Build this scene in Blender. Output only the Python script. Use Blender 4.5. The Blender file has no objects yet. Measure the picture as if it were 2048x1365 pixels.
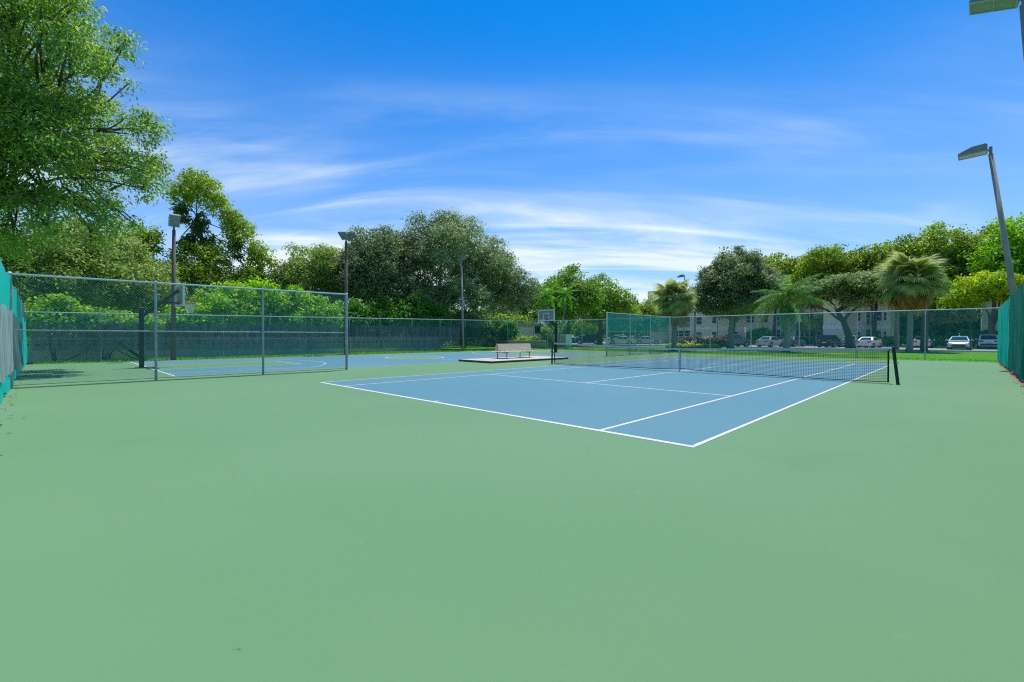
import bpy, math, random
import numpy as np
from mathutils import Vector, Matrix

rng = np.random.default_rng(11)
random.seed(5)
scene = bpy.context.scene
C = scene.collection

# ------------------------------------------------------------------ camera
cam_d = bpy.data.cameras.new('camera')
cam = bpy.data.objects.new('camera', cam_d)
C.objects.link(cam)
scene.camera = cam
YAW, PITCH, ROLL = -0.7731, -0.0110, -0.0030
r_ = Vector((math.cos(YAW), -math.sin(YAW), 0))
f_ = Vector((math.sin(YAW) * math.cos(PITCH), math.cos(YAW) * math.cos(PITCH), math.sin(PITCH)))
u_ = r_.cross(f_)
rr = r_ * math.cos(ROLL) - u_ * math.sin(ROLL)
uu = r_ * math.sin(ROLL) + u_ * math.cos(ROLL)
M = Matrix((rr, uu, -f_)).transposed().to_4x4()
M.translation = (13.323, -5.654, 1.380)
cam.matrix_world = M
cam_d.sensor_width = 36.0
cam_d.lens = 911.8 / 2048 * 36
cam_d.clip_start = 0.05
cam_d.clip_end = 5000

# ------------------------------------------------------------------ sky, sun, exposure
SUN_EL = math.radians(70)
SUN_DIR = Vector((-0.36 * math.cos(SUN_EL), 0.933 * math.cos(SUN_EL), math.sin(SUN_EL))).normalized()
world = bpy.data.worlds.new('World')
scene.world = world
world.use_nodes = True
wn, wl = world.node_tree.nodes, world.node_tree.links
wn.clear()
w_out = wn.new('ShaderNodeOutputWorld')
w_bg = wn.new('ShaderNodeBackground')
w_sky = wn.new('ShaderNodeTexSky')
w_sky.sky_type = 'NISHITA'
w_sky.sun_disc = False
w_sky.sun_elevation = SUN_EL
w_sky.sun_rotation = math.radians(-21.1)
w_sky.altitude = 0
w_sky.air_density = 1.0
w_sky.dust_density = 0.6
w_sky.ozone_density = 4.0
w_hs = wn.new('ShaderNodeMix')             # deep clear-air blue
w_hs.data_type = 'RGBA'
w_hs.blend_type = 'MULTIPLY'
w_hs.inputs['Factor'].default_value = 1.0
wl.new(w_sky.outputs[0], w_hs.inputs['A'])
w_hs.inputs['B'].default_value = (0.02, 0.72, 1.36, 1)
# thin cirrus: a flat cloud sheet high above, looked up by view direction
tc = wn.new('ShaderNodeTexCoord')
sep = wn.new('ShaderNodeSeparateXYZ')
wl.new(tc.outputs['Generated'], sep.inputs[0])


def wmath(op, a, b=None, clamp=False):
    n = wn.new('ShaderNodeMath')
    n.operation = op
    n.use_clamp = clamp
    for i, v in enumerate((a, b)):
        if v is None:
            continue
        if isinstance(v, (int, float)):
            n.inputs[i].default_value = v
        else:
            wl.new(v, n.inputs[i])
    return n.outputs[0]


zc = wmath('MAXIMUM', sep.outputs['Z'], 0.0)
zd = wmath('ADD', zc, 0.26)
px = wmath('DIVIDE', sep.outputs['X'], zd)
py = wmath('DIVIDE', sep.outputs['Y'], zd)
comb = wn.new('ShaderNodeCombineXYZ')
wl.new(px, comb.inputs[0])
wl.new(py, comb.inputs[1])


def cloud(rot, scale, loc, nscale, detail, rough, lo, hi, dist=0.0):
    mp = wn.new('ShaderNodeMapping')
    mp.vector_type = 'TEXTURE'
    mp.inputs['Rotation'].default_value = (0, 0, math.radians(rot))
    mp.inputs['Scale'].default_value = scale
    mp.inputs['Location'].default_value = loc
    wl.new(comb.outputs[0], mp.inputs[0])
    nz = wn.new('ShaderNodeTexNoise')
    nz.inputs['Scale'].default_value = nscale
    nz.inputs['Detail'].default_value = detail
    nz.inputs['Roughness'].default_value = rough
    nz.inputs['Distortion'].default_value = dist
    wl.new(mp.outputs[0], nz.inputs[0])
    mr = wn.new('ShaderNodeMapRange')
    mr.interpolation_type = 'SMOOTHSTEP'
    mr.inputs['From Min'].default_value = lo
    mr.inputs['From Max'].default_value = hi
    wl.new(nz.outputs[0], mr.inputs['Value'])
    return mr.outputs[0]


c1 = cloud(50, (1.5, 0.52, 1), (11.3, 1.3, 0), 1.0, 9, 0.57, 0.39, 0.72, 0.8)      # broken wisps
c2 = cloud(40, (2.0, 0.30, 1), (2.7, 0.9, 0), 1.0, 9, 0.60, 0.43, 0.80, 1.0)     # drawn-out fibres
c3 = cloud(47, (1.5, 0.60, 1), (7.1, 2.1, 0), 0.62, 4, 0.5, 0.42, 0.62, 0.4)        # where the wisps gather
csum = wmath('ADD', wmath('MULTIPLY', wmath('MULTIPLY', c1, c3), 1.40), wmath('MULTIPLY', wmath('MULTIPLY', c2, wmath('ADD', wmath('MULTIPLY', c3, 0.65), 0.35)), 0.80))
low = wn.new('ShaderNodeMapRange')          # cirrus thins out overhead, thickens toward the horizon
low.interpolation_type = 'SMOOTHSTEP'
low.inputs['From Min'].default_value = 0.16
low.inputs['From Max'].default_value = 0.52
low.inputs['To Min'].default_value = 1.0
low.inputs['To Max'].default_value = 0.04
wl.new(zc, low.inputs['Value'])
hz = wmath('MULTIPLY', wmath('POWER', wmath('SUBTRACT', 1.0, wmath('MULTIPLY', zc, 1.65), clamp=True), 1.8), 0.62)
cmask = wmath('ADD', wmath('MULTIPLY', csum, low.outputs[0]), hz, clamp=True)
w_mix = wn.new('ShaderNodeMix')
w_mix.data_type = 'RGBA'
wl.new(cmask, w_mix.inputs['Factor'])
wl.new(w_hs.outputs['Result'], w_mix.inputs['A'])
w_mix.inputs['B'].default_value = (6.5, 7.5, 7.9, 1)
wl.new(w_mix.outputs['Result'], w_bg.inputs['Color'])
w_bg.inputs['Strength'].default_value = 0.09
wl.new(w_bg.outputs[0], w_out.inputs[0])

sun_d = bpy.data.lights.new('sun', 'SUN')
sun_d.energy = 3.3
sun_d.angle = math.radians(0.53)
sun_d.color = (1.0, 0.955, 0.88)
sun = bpy.data.objects.new('sun', sun_d)
C.objects.link(sun)
sun.location = (0, 0, 60)
sun.rotation_euler = (-SUN_DIR).to_track_quat('-Z', 'Y').to_euler()

vs = scene.view_settings
vs.view_transform = 'Standard'
vs.look = 'None'
vs.gamma = 1.0
vs.exposure = 0.5
vs.use_curve_mapping = False
scene.render.engine = 'CYCLES'
cy = scene.cycles
cy.use_denoising = False
cy.filter_width = 1.15
cy.max_bounces = 12
cy.transparent_max_bounces = 24
cy.diffuse_bounces = 6
cy.transmission_bounces = 8
cy.sample_clamp_indirect = 6

# ------------------------------------------------------------------ materials
MATS = {}


def new_mat(name):
    m = bpy.data.materials.new(name)
    m.use_nodes = True
    MATS[name] = m
    nt = m.node_tree
    return m, nt.nodes, nt.links, nt.nodes['Principled BSDF'], nt.nodes['Material Output']


def mat(name, col, rough=0.6, metal=0.0, var=0.12, nscale=6.0, bump=0.0, bscale=40.0, spec=0.5, col2=None, detail=5.0,
        stretch=None, coat=0.0):
    m, n, l, b, o = new_mat(name)
    b.inputs['Roughness'].default_value = rough
    b.inputs['Metallic'].default_value = metal
    b.inputs['Specular IOR Level'].default_value = spec
    b.inputs['Coat Weight'].default_value = coat
    t = n.new('ShaderNodeTexCoord')
    src = t.outputs['Object']
    if stretch:
        mp = n.new('ShaderNodeMapping')
        mp.inputs['Scale'].default_value = stretch
        l.new(src, mp.inputs[0])
        src = mp.outputs[0]
    nz = n.new('ShaderNodeTexNoise')
    nz.inputs['Scale'].default_value = nscale
    nz.inputs['Detail'].default_value = detail
    nz.inputs['Roughness'].default_value = 0.6
    l.new(src, nz.inputs[0])
    rp = n.new('ShaderNodeValToRGB')
    c2 = col2 if col2 else tuple(min(1, c * (1 + var)) for c in col)
    c1 = tuple(c * (1 - var) for c in col) if not col2 else col
    rp.color_ramp.elements[0].position = 0.3
    rp.color_ramp.elements[1].position = 0.7
    rp.color_ramp.elements[0].color = (*c1, 1)
    rp.color_ramp.elements[1].color = (*c2, 1)
    l.new(nz.outputs[0], rp.inputs[0])
    l.new(rp.outputs[0], b.inputs['Base Color'])
    if bump:
        nb = n.new('ShaderNodeTexNoise')
        nb.inputs['Scale'].default_value = bscale
        nb.inputs['Detail'].default_value = 4
        l.new(src, nb.inputs[0])
        bp = n.new('ShaderNodeBump')
        bp.inputs['Strength'].default_value = bump
        bp.inputs['Distance'].default_value = 0.02
        l.new(nb.outputs[0], bp.inputs['Height'])
        l.new(bp.outputs[0], b.inputs['Normal'])
    return m


def leaf_mat(name, dark, light, trans=0.35, gloss=0.25, rough=0.45):
    """leaf: colour by each leaf's own tone, lets some light through"""
    m, n, l, b, o = new_mat(name)
    at = n.new('ShaderNodeAttribute')
    at.attribute_name = 'tone'
    rp = n.new('ShaderNodeValToRGB')
    rp.color_ramp.elements[0].color = (*(c * 2.4 for c in dark), 1)
    rp.color_ramp.elements[1].color = (*(min(0.6, c * 2.15) for c in light), 1)
    l.new(at.outputs['Fac'], rp.inputs[0])
    l.new(rp.outputs[0], b.inputs['Base Color'])
    b.inputs['Roughness'].default_value = rough
    b.inputs['Specular IOR Level'].default_value = gloss
    tr = n.new('ShaderNodeBsdfTranslucent')
    hs = n.new('ShaderNodeHueSaturation')
    hs.inputs['Hue'].default_value = 0.485
    hs.inputs['Saturation'].default_value = 1.15
    hs.inputs['Value'].default_value = 2.0
    l.new(rp.outputs[0], hs.inputs['Color'])
    l.new(hs.outputs[0], tr.inputs['Color'])
    mx = n.new('ShaderNodeMixShader')
    mx.inputs[0].default_value = min(0.6, trans + 0.13)
    l.new(b.outputs[0], mx.inputs[1])
    l.new(tr.outputs[0], mx.inputs[2])
    l.new(mx.outputs[0], o.inputs[0])
    return m


def screen_mat(name, col, opacity, trans=0.25, wrinkle=3.0, fade=None):
    """woven windscreen fabric: partly see-through, faded in upright streaks"""
    m, n, l, b, o = new_mat(name)
    t = n.new('ShaderNodeTexCoord')
    mp = n.new('ShaderNodeMapping')
    mp.inputs['Scale'].default_value = (2.2, 2.2, 0.35)
    l.new(t.outputs['Object'], mp.inputs[0])
    nz = n.new('ShaderNodeTexNoise')
    nz.inputs['Scale'].default_value = wrinkle
    nz.inputs['Detail'].default_value = 6
    l.new(mp.outputs[0], nz.inputs[0])
    rp = n.new('ShaderNodeValToRGB')
    rp.color_ramp.elements[0].position = 0.32
    rp.color_ramp.elements[1].position = 0.72
    fade = fade or tuple(min(1, c * 1.45 + 0.01) for c in col)
    rp.color_ramp.elements[0].color = (*col, 1)
    rp.color_ramp.elements[1].color = (*fade, 1)
    l.new(nz.outputs[0], rp.inputs[0])
    l.new(rp.outputs[0], b.inputs['Base Color'])
    b.inputs['Roughness'].default_value = 0.7
    b.inputs['Specular IOR Level'].default_value = 0.2
    tl = n.new('ShaderNodeBsdfTranslucent')
    l.new(rp.outputs[0], tl.inputs['Color'])
    m1 = n.new('ShaderNodeMixShader')
    m1.inputs[0].default_value = trans
    l.new(b.outputs[0], m1.inputs[1])
    l.new(tl.outputs[0], m1.inputs[2])
    tp = n.new('ShaderNodeBsdfTransparent')
    m2 = n.new('ShaderNodeMixShader')
    m2.inputs[0].default_value = opacity
    l.new(tp.outputs[0], m2.inputs[1])
    l.new(m1.outputs[0], m2.inputs[2])
    l.new(m2.outputs[0], o.inputs[0])
    return m


def court_mat(name, col, worn, dark):
    """acrylic court paint: broad faded patches, dried puddle rims, scuffs and fine grit"""
    m, n, l, b, o = new_mat(name)
    t = n.new('ShaderNodeTexCoord')

    def noise(scale, detail=5, rough=0.55, dist=0.0, st=None):
        src = t.outputs['Object']
        if st:
            mp = n.new('ShaderNodeMapping')
            mp.inputs['Scale'].default_value = st
            l.new(src, mp.inputs[0])
            src = mp.outputs[0]
        z = n.new('ShaderNodeTexNoise')
        z.inputs['Scale'].default_value = scale
        z.inputs['Detail'].default_value = detail
        z.inputs['Roughness'].default_value = rough
        z.inputs['Distortion'].default_value = dist
        l.new(src, z.inputs[0])
        return z.outputs[0]

    def rng_(v, lo, hi, a=0.0, c=1.0):
        r = n.new('ShaderNodeMapRange')
        r.interpolation_type = 'SMOOTHSTEP'
        r.inputs['From Min'].default_value = lo
        r.inputs['From Max'].default_value = hi
        r.inputs['To Min'].default_value = a
        r.inputs['To Max'].default_value = c
        l.new(v, r.inputs['Value'])
        return r.outputs[0]

    def mix(f, a, c):
        x = n.new('ShaderNodeMix')
        x.data_type = 'RGBA'
        l.new(f, x.inputs['Factor'])
        for k, v in (('A', a), ('B', c)):
            if isinstance(v, tuple):
                x.inputs[k].default_value = (*v, 1)
            else:
                l.new(v, x.inputs[k])
        return x.outputs['Result']
    base = mix(rng_(noise(0.16, 4), 0.35, 0.7), col, worn)
    base = mix(rng_(noise(0.45, 6, 0.6, 0.8), 0.58, 0.76, 0, 0.45), base, dark)
    base = mix(rng_(noise(1.4, 8, 0.7, 2.0, (0.35, 1.2, 1)), 0.66, 0.74, 0, 0.35), base, worn)
    base = mix(rng_(noise(160, 2, 0.5), 0.30, 0.70, 0, 0.32), base, dark)
    vo = n.new('ShaderNodeTexVoronoi')          # a few hairline cracks
    vo.feature = 'DISTANCE_TO_EDGE'
    vo.inputs['Scale'].default_value = 0.22
    wv = n.new('ShaderNodeMix')
    wv.data_type = 'VECTOR'
    wv.inputs['Factor'].default_value = 0.3
    nzv = n.new('ShaderNodeTexNoise')
    nzv.inputs['Scale'].default_value = 1.3
    nzv.inputs['Detail'].default_value = 8
    l.new(t.outputs['Object'], nzv.inputs[0])
    l.new(t.outputs['Object'], wv.inputs['A'])
    l.new(nzv.outputs['Color'], wv.inputs['B'])
    l.new(wv.outputs['Result'], vo.inputs['Vector'])
    ck = n.new('ShaderNodeMath')
    ck.operation = 'MULTIPLY'
    l.new(rng_(vo.outputs['Distance'], 0.0, 0.0022, 1.0, 0.0), ck.inputs[0])
    l.new(rng_(noise(0.30, 3), 0.54, 0.64, 0, 0.16), ck.inputs[1])
    base = mix(ck.outputs[0], base, tuple(c * 0.62 for c in col))
    base = mix(rng_(noise(2.6, 9, 0.72, 1.2), 0.62, 0.72, 0, 0.30), base, tuple(min(1, c * 1.10 + .008) for c in worn))
    spots = rng_(noise(9, 3, 0.5), 0.735, 0.78, 0, 0.5)
    base = mix(spots, base, tuple(c * 0.45 for c in col))
    l.new(base, b.inputs['Base Color'])
    b.inputs['Roughness'].default_value = 0.78
    b.inputs['Specular IOR Level'].default_value = 0.25
    bp = n.new('ShaderNodeBump')
    bp.inputs['Strength'].default_value = 0.25
    bp.inputs['Distance'].default_value = 0.004
    l.new(noise(220, 3, 0.6), bp.inputs['Height'])
    l.new(bp.outputs[0], b.inputs['Normal'])
    return m


court_mat('court_green', (0.127, 0.259, 0.121), (0.145, 0.276, 0.136), (0.108, 0.232, 0.106))
court_mat('court_blue', (0.090, 0.229, 0.274), (0.106, 0.250, 0.293), (0.076, 0.204, 0.252))
mat('line_white', (0.62, 0.61, 0.56), 0.75, var=0.10, nscale=5, spec=0.2)
mat('line_yellow', (0.22, 0.29, 0.11), 0.75, var=0.15, nscale=5, spec=0.2)
mat('grass', (0.060, 0.19, 0.010), 0.9, col2=(0.12, 0.33, 0.018), nscale=0.9, bump=0.8, bscale=14, spec=0.1, detail=9)
mat('mulch', (0.05, 0.026, 0.017), 0.95, col2=(0.13, 0.075, 0.05), nscale=9, bump=0.8, bscale=30, spec=0.1)
mat('litter', (0.20, 0.10, 0.05), 0.95, col2=(0.38, 0.27, 0.17), nscale=11, bump=0.8, bscale=40, spec=0.1)
mat('asphalt', (0.36, 0.325, 0.31), 0.9, var=0.18, nscale=0.7, bump=0.2, bscale=60, spec=0.2, detail=9)
mat('sidewalk', (0.50, 0.43, 0.39), 0.9, var=0.12, nscale=1.5, bump=0.15, bscale=60, spec=0.2)
mat('kerb', (0.52, 0.49, 0.45), 0.9, var=0.12, nscale=3, spec=0.2)
mat('slab', (0.54, 0.47, 0.39), 0.9, var=0.14, nscale=1.2, bump=0.2, bscale=70, spec=0.2, detail=8)
mat('slab_edge', (0.11, 0.085, 0.065), 0.95, var=0.3, nscale=5, spec=0.2)
mat('galv', (0.44, 0.50, 0.50), 0.42, metal=0.35, var=0.15, nscale=9)
mat('galv_rust', (0.30, 0.33, 0.31), 0.6, metal=0.2, col2=(0.46, 0.50, 0.48), nscale=7, stretch=(1, 1, 0.4))
mat('green_post', (0.02, 0.07, 0.06), 0.5, var=0.2)
mat('vinyl_wire', (0.02, 0.36, 0.30), 0.45, var=0.1)
mat('steel_wire', (0.22, 0.42, 0.38), 0.4, metal=0.1, var=0.1)
mat('divider_wire', (0.05, 0.27, 0.23), 0.45, var=0.1)
mat('black_metal', (0.012, 0.014, 0.016), 0.45, var=0.25, nscale=10)
mat('net_post', (0.022, 0.035, 0.034), 0.5, var=0.3, nscale=10)
mat('net_cord', (0.010, 0.012, 0.013), 0.8, var=0.1)
mat('net_band', (0.50, 0.53, 0.56), 0.8, var=0.14, nscale=6)
mat('wood_post', (0.15, 0.125, 0.105), 0.9, var=0.35, nscale=6, bump=0.4, bscale=25, spec=0.2, stretch=(4, 4, 0.3))
mat('conc_post', (0.30, 0.27, 0.245), 0.9, var=0.25, nscale=3, bump=0.3, bscale=30, spec=0.2, stretch=(2, 2, 0.4))
mat('lamp_case', (0.20, 0.205, 0.20), 0.5, metal=0.3, var=0.25, nscale=6)
mat('lamp_lens', (0.24, 0.235, 0.235), 0.18, var=0.2, nscale=4, coat=0.5)
mat('board_white', (0.70, 0.72, 0.72), 0.5, var=0.06)
mat('rim_red', (0.50, 0.03, 0.03), 0.5, var=0.15)
mat('string_white', (0.72, 0.72, 0.70), 0.8, var=0.06)
mat('bench_board', (0.66, 0.54, 0.40), 0.75, var=0.14, nscale=3, stretch=(4, 0.6, 4), spec=0.3)
mat('stucco_beige', (0.80, 0.71, 0.56), 0.95, var=0.07, nscale=0.6, bump=0.2, bscale=30, spec=0.15)
mat('stucco_tan', (0.78, 0.68, 0.54), 0.95, var=0.07, nscale=0.6, bump=0.2, bscale=30, spec=0.15)
mat('stucco_pink', (0.52, 0.38, 0.29), 0.95, var=0.07, nscale=0.6, spec=0.15)
mat('stucco_white', (0.80, 0.78, 0.73), 0.95, var=0.05, nscale=0.6, spec=0.15)
mat('trim_white', (0.84, 0.84, 0.82), 0.7, var=0.04)
mat('wall_grey', (0.52, 0.49, 0.43), 0.95, var=0.15, nscale=1.2, bump=0.2, bscale=20, spec=0.15, stretch=(1, 1, 0.4))
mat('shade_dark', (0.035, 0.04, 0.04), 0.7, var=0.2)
mat('roof_flat', (0.36, 0.34, 0.32), 0.9, var=0.1)
mat('win_glass', (0.035, 0.055, 0.07), 0.08, var=0.3, nscale=0.8, coat=0.3)
mat('bark', (0.12, 0.095, 0.072), 0.95, var=0.35, nscale=5, bump=0.6, bscale=18, spec=0.15, stretch=(3, 3, 0.6))
mat('bark_pale', (0.27, 0.235, 0.19), 0.95, var=0.3, nscale=5, bump=0.5, bscale=18, spec=0.15, stretch=(2, 2, 1.2))
mat('palm_trunk', (0.26, 0.235, 0.20), 0.95, var=0.25, nscale=4, bump=0.6, bscale=14, spec=0.15, stretch=(1, 1, 4))
mat('tyre', (0.012, 0.012, 0.013), 0.85, var=0.1)
mat('rim_metal', (0.42, 0.43, 0.44), 0.3, metal=0.8, var=0.1)
mat('car_glass', (0.015, 0.022, 0.028), 0.06, var=0.1, coat=0.4)
mat('tail_red', (0.42, 0.025, 0.015), 0.25, var=0.1)
mat('head_clear', (0.6, 0.62, 0.64), 0.12, var=0.1)
mat('trim_black', (0.015, 0.016, 0.017), 0.6, var=0.1)
mat('plate', (0.55, 0.56, 0.52), 0.6, var=0.1)
for nm, c in (('paint_navy', (0.018, 0.028, 0.045)), ('paint_white', (0.68, 0.68, 0.66)), ('paint_pearl', (0.62, 0.60, 0.55)),
              ('paint_silver', (0.40, 0.41, 0.41)), ('paint_grey', (0.10, 0.115, 0.12)), ('paint_black', (0.008, 0.009, 0.010)),
              ('paint_blue', (0.26, 0.33, 0.40)), ('paint_beige', (0.46, 0.43, 0.37))):
    mat(nm, c, 0.28, metal=0.15, var=0.03, nscale=2, coat=0.7)
mat('sign_green', (0.012, 0.085, 0.075), 0.6, var=0.1)
mat('sign_grey', (0.38, 0.43, 0.42), 0.6, var=0.1)
mat('sign_white', (0.72, 0.72, 0.70), 0.6, var=0.05)
mat('paint_mark_blue', (0.05, 0.22, 0.55), 0.8, var=0.1)
screen_mat('screen_dark', (0.065, 0.105, 0.118), 0.66, 0.25, fade=(0.20, 0.24, 0.245))
screen_mat('screen_dark_sheer', (0.010, 0.055, 0.058), 0.55, 0.25)
screen_mat('screen_teal', (0.0, 0.50, 0.38), 0.97, 0.35, fade=(0.02, 0.64, 0.50))
screen_mat('screen_deep', (0.0, 0.15, 0.095), 0.985, 0.2, fade=(0.004, 0.215, 0.145))
screen_mat('screen_turq', (0.0, 0.58, 0.47), 0.97, 0.2, fade=(0.02, 0.70, 0.58))
screen_mat('screen_grey', (0.26, 0.35, 0.35), 0.93, 0.25, fade=(0.60, 0.66, 0.64))
screen_mat('screen_grey_teal', (0.07, 0.16, 0.16), 0.93, 0.25, fade=(0.20, 0.32, 0.31))
screen_mat('screen_far', (0.0, 0.26, 0.21), 0.52, 0.4)
# clear acrylic backboard pane, slightly milky with age
m_, n_, l_, b_, o_ = new_mat('acrylic')
gz = n_.new('ShaderNodeTexNoise')
gz.inputs['Scale'].default_value = 3
tp_ = n_.new('ShaderNodeBsdfTransparent')
rp_ = n_.new('ShaderNodeValToRGB')
rp_.color_ramp.elements[0].color = (0.30, 0.32, 0.27, 1)
rp_.color_ramp.elements[1].color = (0.42, 0.44, 0.38, 1)
l_.new(gz.outputs[0], rp_.inputs[0])
l_.new(rp_.outputs[0], b_.inputs['Base Color'])
b_.inputs['Roughness'].default_value = 0.15
mx_ = n_.new('ShaderNodeMixShader')
mx_.inputs[0].default_value = 0.55
l_.new(tp_.outputs[0], mx_.inputs[1])
l_.new(b_.outputs[0], mx_.inputs[2])
l_.new(mx_.outputs[0], o_.inputs[0])

leaf_mat('leaf_left', (0.024, 0.062, 0.014), (0.150, 0.220, 0.045), 0.38, 0.4, 0.45)
leaf_mat('leaf_olive', (0.048, 0.086, 0.020), (0.160, 0.205, 0.062), 0.35)
leaf_mat('leaf_yellow', (0.038, 0.078, 0.012), (0.165, 0.210, 0.032), 0.38)
leaf_mat('leaf_lime', (0.030, 0.095, 0.010), (0.155, 0.260, 0.022), 0.38)
leaf_mat('leaf_oak', (0.030, 0.052, 0.020), (0.152, 0.192, 0.088), 0.30, 0.35, 0.5)
leaf_mat('leaf_under', (0.018, 0.060, 0.010), (0.085, 0.190, 0.026), 0.35)
leaf_mat('leaf_mid', (0.028, 0.066, 0.012), (0.130, 0.210, 0.040), 0.34)
leaf_mat('leaf_ficus', (0.030, 0.056, 0.018), (0.145, 0.190, 0.072), 0.32)
leaf_mat('leaf_clump', (0.020, 0.050, 0.010), (0.190, 0.250, 0.040), 0.38)
leaf_mat('leaf_gold', (0.042, 0.105, 0.008), (0.230, 0.285, 0.018), 0.38)
leaf_mat('leaf_vine', (0.014, 0.034, 0.009), (0.062, 0.100, 0.024), 0.28)
leaf_mat('leaf_hedge', (0.028, 0.095, 0.010), (0.115, 0.260, 0.025), 0.35)
leaf_mat('leaf_maroon', (0.030, 0.018, 0.016), (0.105, 0.055, 0.045), 0.25)
leaf_mat('leaf_cover', (0.060, 0.13, 0.012), (0.240, 0.330, 0.050), 0.35)
leaf_mat('leaf_brom', (0.12, 0.10, 0.02), (0.42, 0.26, 0.12), 0.35)
leaf_mat('leaf_pinkish', (0.08, 0.10, 0.035), (0.30, 0.27, 0.12), 0.35)
leaf_mat('frond_sabal', (0.060, 0.085, 0.030), (0.170, 0.195, 0.080), 0.30, 0.2, 0.5)
leaf_mat('frond_dead', (0.075, 0.045, 0.016), (0.185, 0.110, 0.036), 0.30, 0.1)
leaf_mat('frond_queen', (0.016, 0.046, 0.012), (0.130, 0.205, 0.072), 0.35, 0.25, 0.5)
leaf_mat('frond_green', (0.025, 0.080, 0.012), (0.085, 0.200, 0.026), 0.35)
leaf_mat('seed_stalk', (0.16, 0.115, 0.008), (0.23, 0.16, 0.012), 0.0, 0.1)
leaf_mat('blade', (0.045, 0.15, 0.008), (0.12, 0.30, 0.018), 0.3)

# ------------------------------------------------------------------ helpers


class MB:
    """collects shapes, then links them as ONE mesh object"""

    def __init__(self):
        self.v, self.f = [], []

    def add(self, verts, faces):
        o = len(self.v)
        self.v.extend([tuple(p) for p in verts])
        self.f.extend([tuple(i + o for i in f) for f in faces])
        return self

    def box(self, x0, y0, z0, x1, y1, z1):
        return self.add([(x0, y0, z0), (x1, y0, z0), (x1, y1, z0), (x0, y1, z0), (x0, y0, z1), (x1, y0, z1), (x1, y1, z1), (x0, y1, z1)],
                        [(0, 3, 2, 1), (4, 5, 6, 7), (0, 1, 5, 4), (1, 2, 6, 5), (2, 3, 7, 6), (3, 0, 4, 7)])

    def bevbox(self, x0, y0, z0, x1, y1, z1, b=0.02):
        """box with chamfered upright and top edges"""
        a = [(x0 + b, y0), (x1 - b, y0), (x1, y0 + b), (x1, y1 - b), (x1 - b, y1), (x0 + b, y1), (x0, y1 - b), (x0, y0 + b)]
        cx, cyy = (x0 + x1) / 2, (y0 + y1) / 2
        t = [(cx + (x - cx) * (1 - 2 * b / max(1e-6, x1 - x0)), cyy + (y - cyy) * (1 - 2 * b / max(1e-6, y1 - y0))) for x, y in a]
        vs_ = [(x, y, z0) for x, y in a] + [(x, y, z1 - b) for x, y in a] + [(x, y, z1) for x, y in t]
        fs = [tuple(range(7, -1, -1)), tuple(range(16, 24))]
        for k in range(8):
            j = (k + 1) % 8
            fs += [(k, j, 8 + j, 8 + k), (8 + k, 8 + j, 16 + j, 16 + k)]
        return self.add(vs_, fs)

    def tube(self, p0, p1, r0, r1=None, n=8, caps=True):
        p0, p1 = Vector(p0), Vector(p1)
        r1 = r0 if r1 is None else r1
        d = (p1 - p0)
        if d.length < 1e-6:
            return self
        d.normalize()
        a = Vector((0, 0, 1)) if abs(d.z) < 0.9 else Vector((1, 0, 0))
        s = d.cross(a).normalized()
        t = d.cross(s)
        vs_ = []
        for p, r in ((p0, r0), (p1, r1)):
            for k in range(n):
                q = 2 * math.pi * k / n
                vs_.append(p + (s * math.cos(q) + t * math.sin(q)) * r)
        fs = [(k, (k + 1) % n, n + (k + 1) % n, n + k) for k in range(n)]
        if caps:
            fs += [tuple(range(n - 1, -1, -1)), tuple(range(n, 2 * n))]
        return self.add(vs_, fs)

    def path(self, pts, rad, n=7):
        """continuous tapered tube along points"""
        pts = [Vector(p) for p in pts]
        rings = []
        up = Vector((0.31, 0.95, 0.05))
        for i, p in enumerate(pts):
            d = (pts[min(i + 1, len(pts) - 1)] - pts[max(i - 1, 0)])
            d = d.normalized() if d.length > 1e-9 else Vector((0, 0, 1))
            s = d.cross(up)
            s = s.normalized() if s.length > 1e-3 else d.orthogonal().normalized()
            t = d.cross(s)
            rings.append([p + (s * math.cos(2 * math.pi * k / n) + t * math.sin(2 * math.pi * k / n)) * rad[i] for k in range(n)])
        vs_ = [v for r in rings for v in r]
        fs = []
        for i in range(len(rings) - 1):
            for k in range(n):
                j = (k + 1) % n
                fs.append((i * n + k, i * n + j, (i + 1) * n + j, (i + 1) * n + k))
        fs.append(tuple(range(n - 1, -1, -1)))
        fs.append(tuple(range((len(rings) - 1) * n, len(rings) * n)))
        return self.add(vs_, fs)

    def prism(self, poly, z0, z1):
        n = len(poly)
        return self.add([(x, y, z0) for x, y in poly] + [(x, y, z1) for x, y in poly],
                        [tuple(range(n - 1, -1, -1)), tuple(range(n, 2 * n))] + [(k, (k + 1) % n, n + (k + 1) % n, n + k) for k in range(n)])

    def sweep_y(self, poly, y0, y1):
        """polygon in x,z pushed along y"""
        n = len(poly)
        return self.add([(x, y0, z) for x, z in poly] + [(x, y1, z) for x, z in poly],
                        [tuple(range(n)), tuple(range(2 * n - 1, n - 1, -1))] + [(k, n + k, n + (k + 1) % n, (k + 1) % n) for k in range(n)])

    def build(self, name, m, parent=None, origin=None, smooth=False):
        o0 = Vector(origin) if origin is not None else (Vector(parent['_o']) if parent is not None and '_o' in parent else Vector((0, 0, 0)))
        me = bpy.data.meshes.new(name)
        me.from_pydata([(v[0] - o0.x, v[1] - o0.y, v[2] - o0.z) for v in self.v], [], self.f)
        me.update()
        if smooth:
            me.polygons.foreach_set('use_smooth', [True] * len(me.polygons))
        me.materials.append(MATS[m])
        ob = bpy.data.objects.new(name, me)
        C.objects.link(ob)
        if parent is not None:
            ob.parent = parent
            ob['_o'] = tuple(o0)
        else:
            ob.location = o0
            ob['_o'] = tuple(o0)
        return ob


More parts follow.
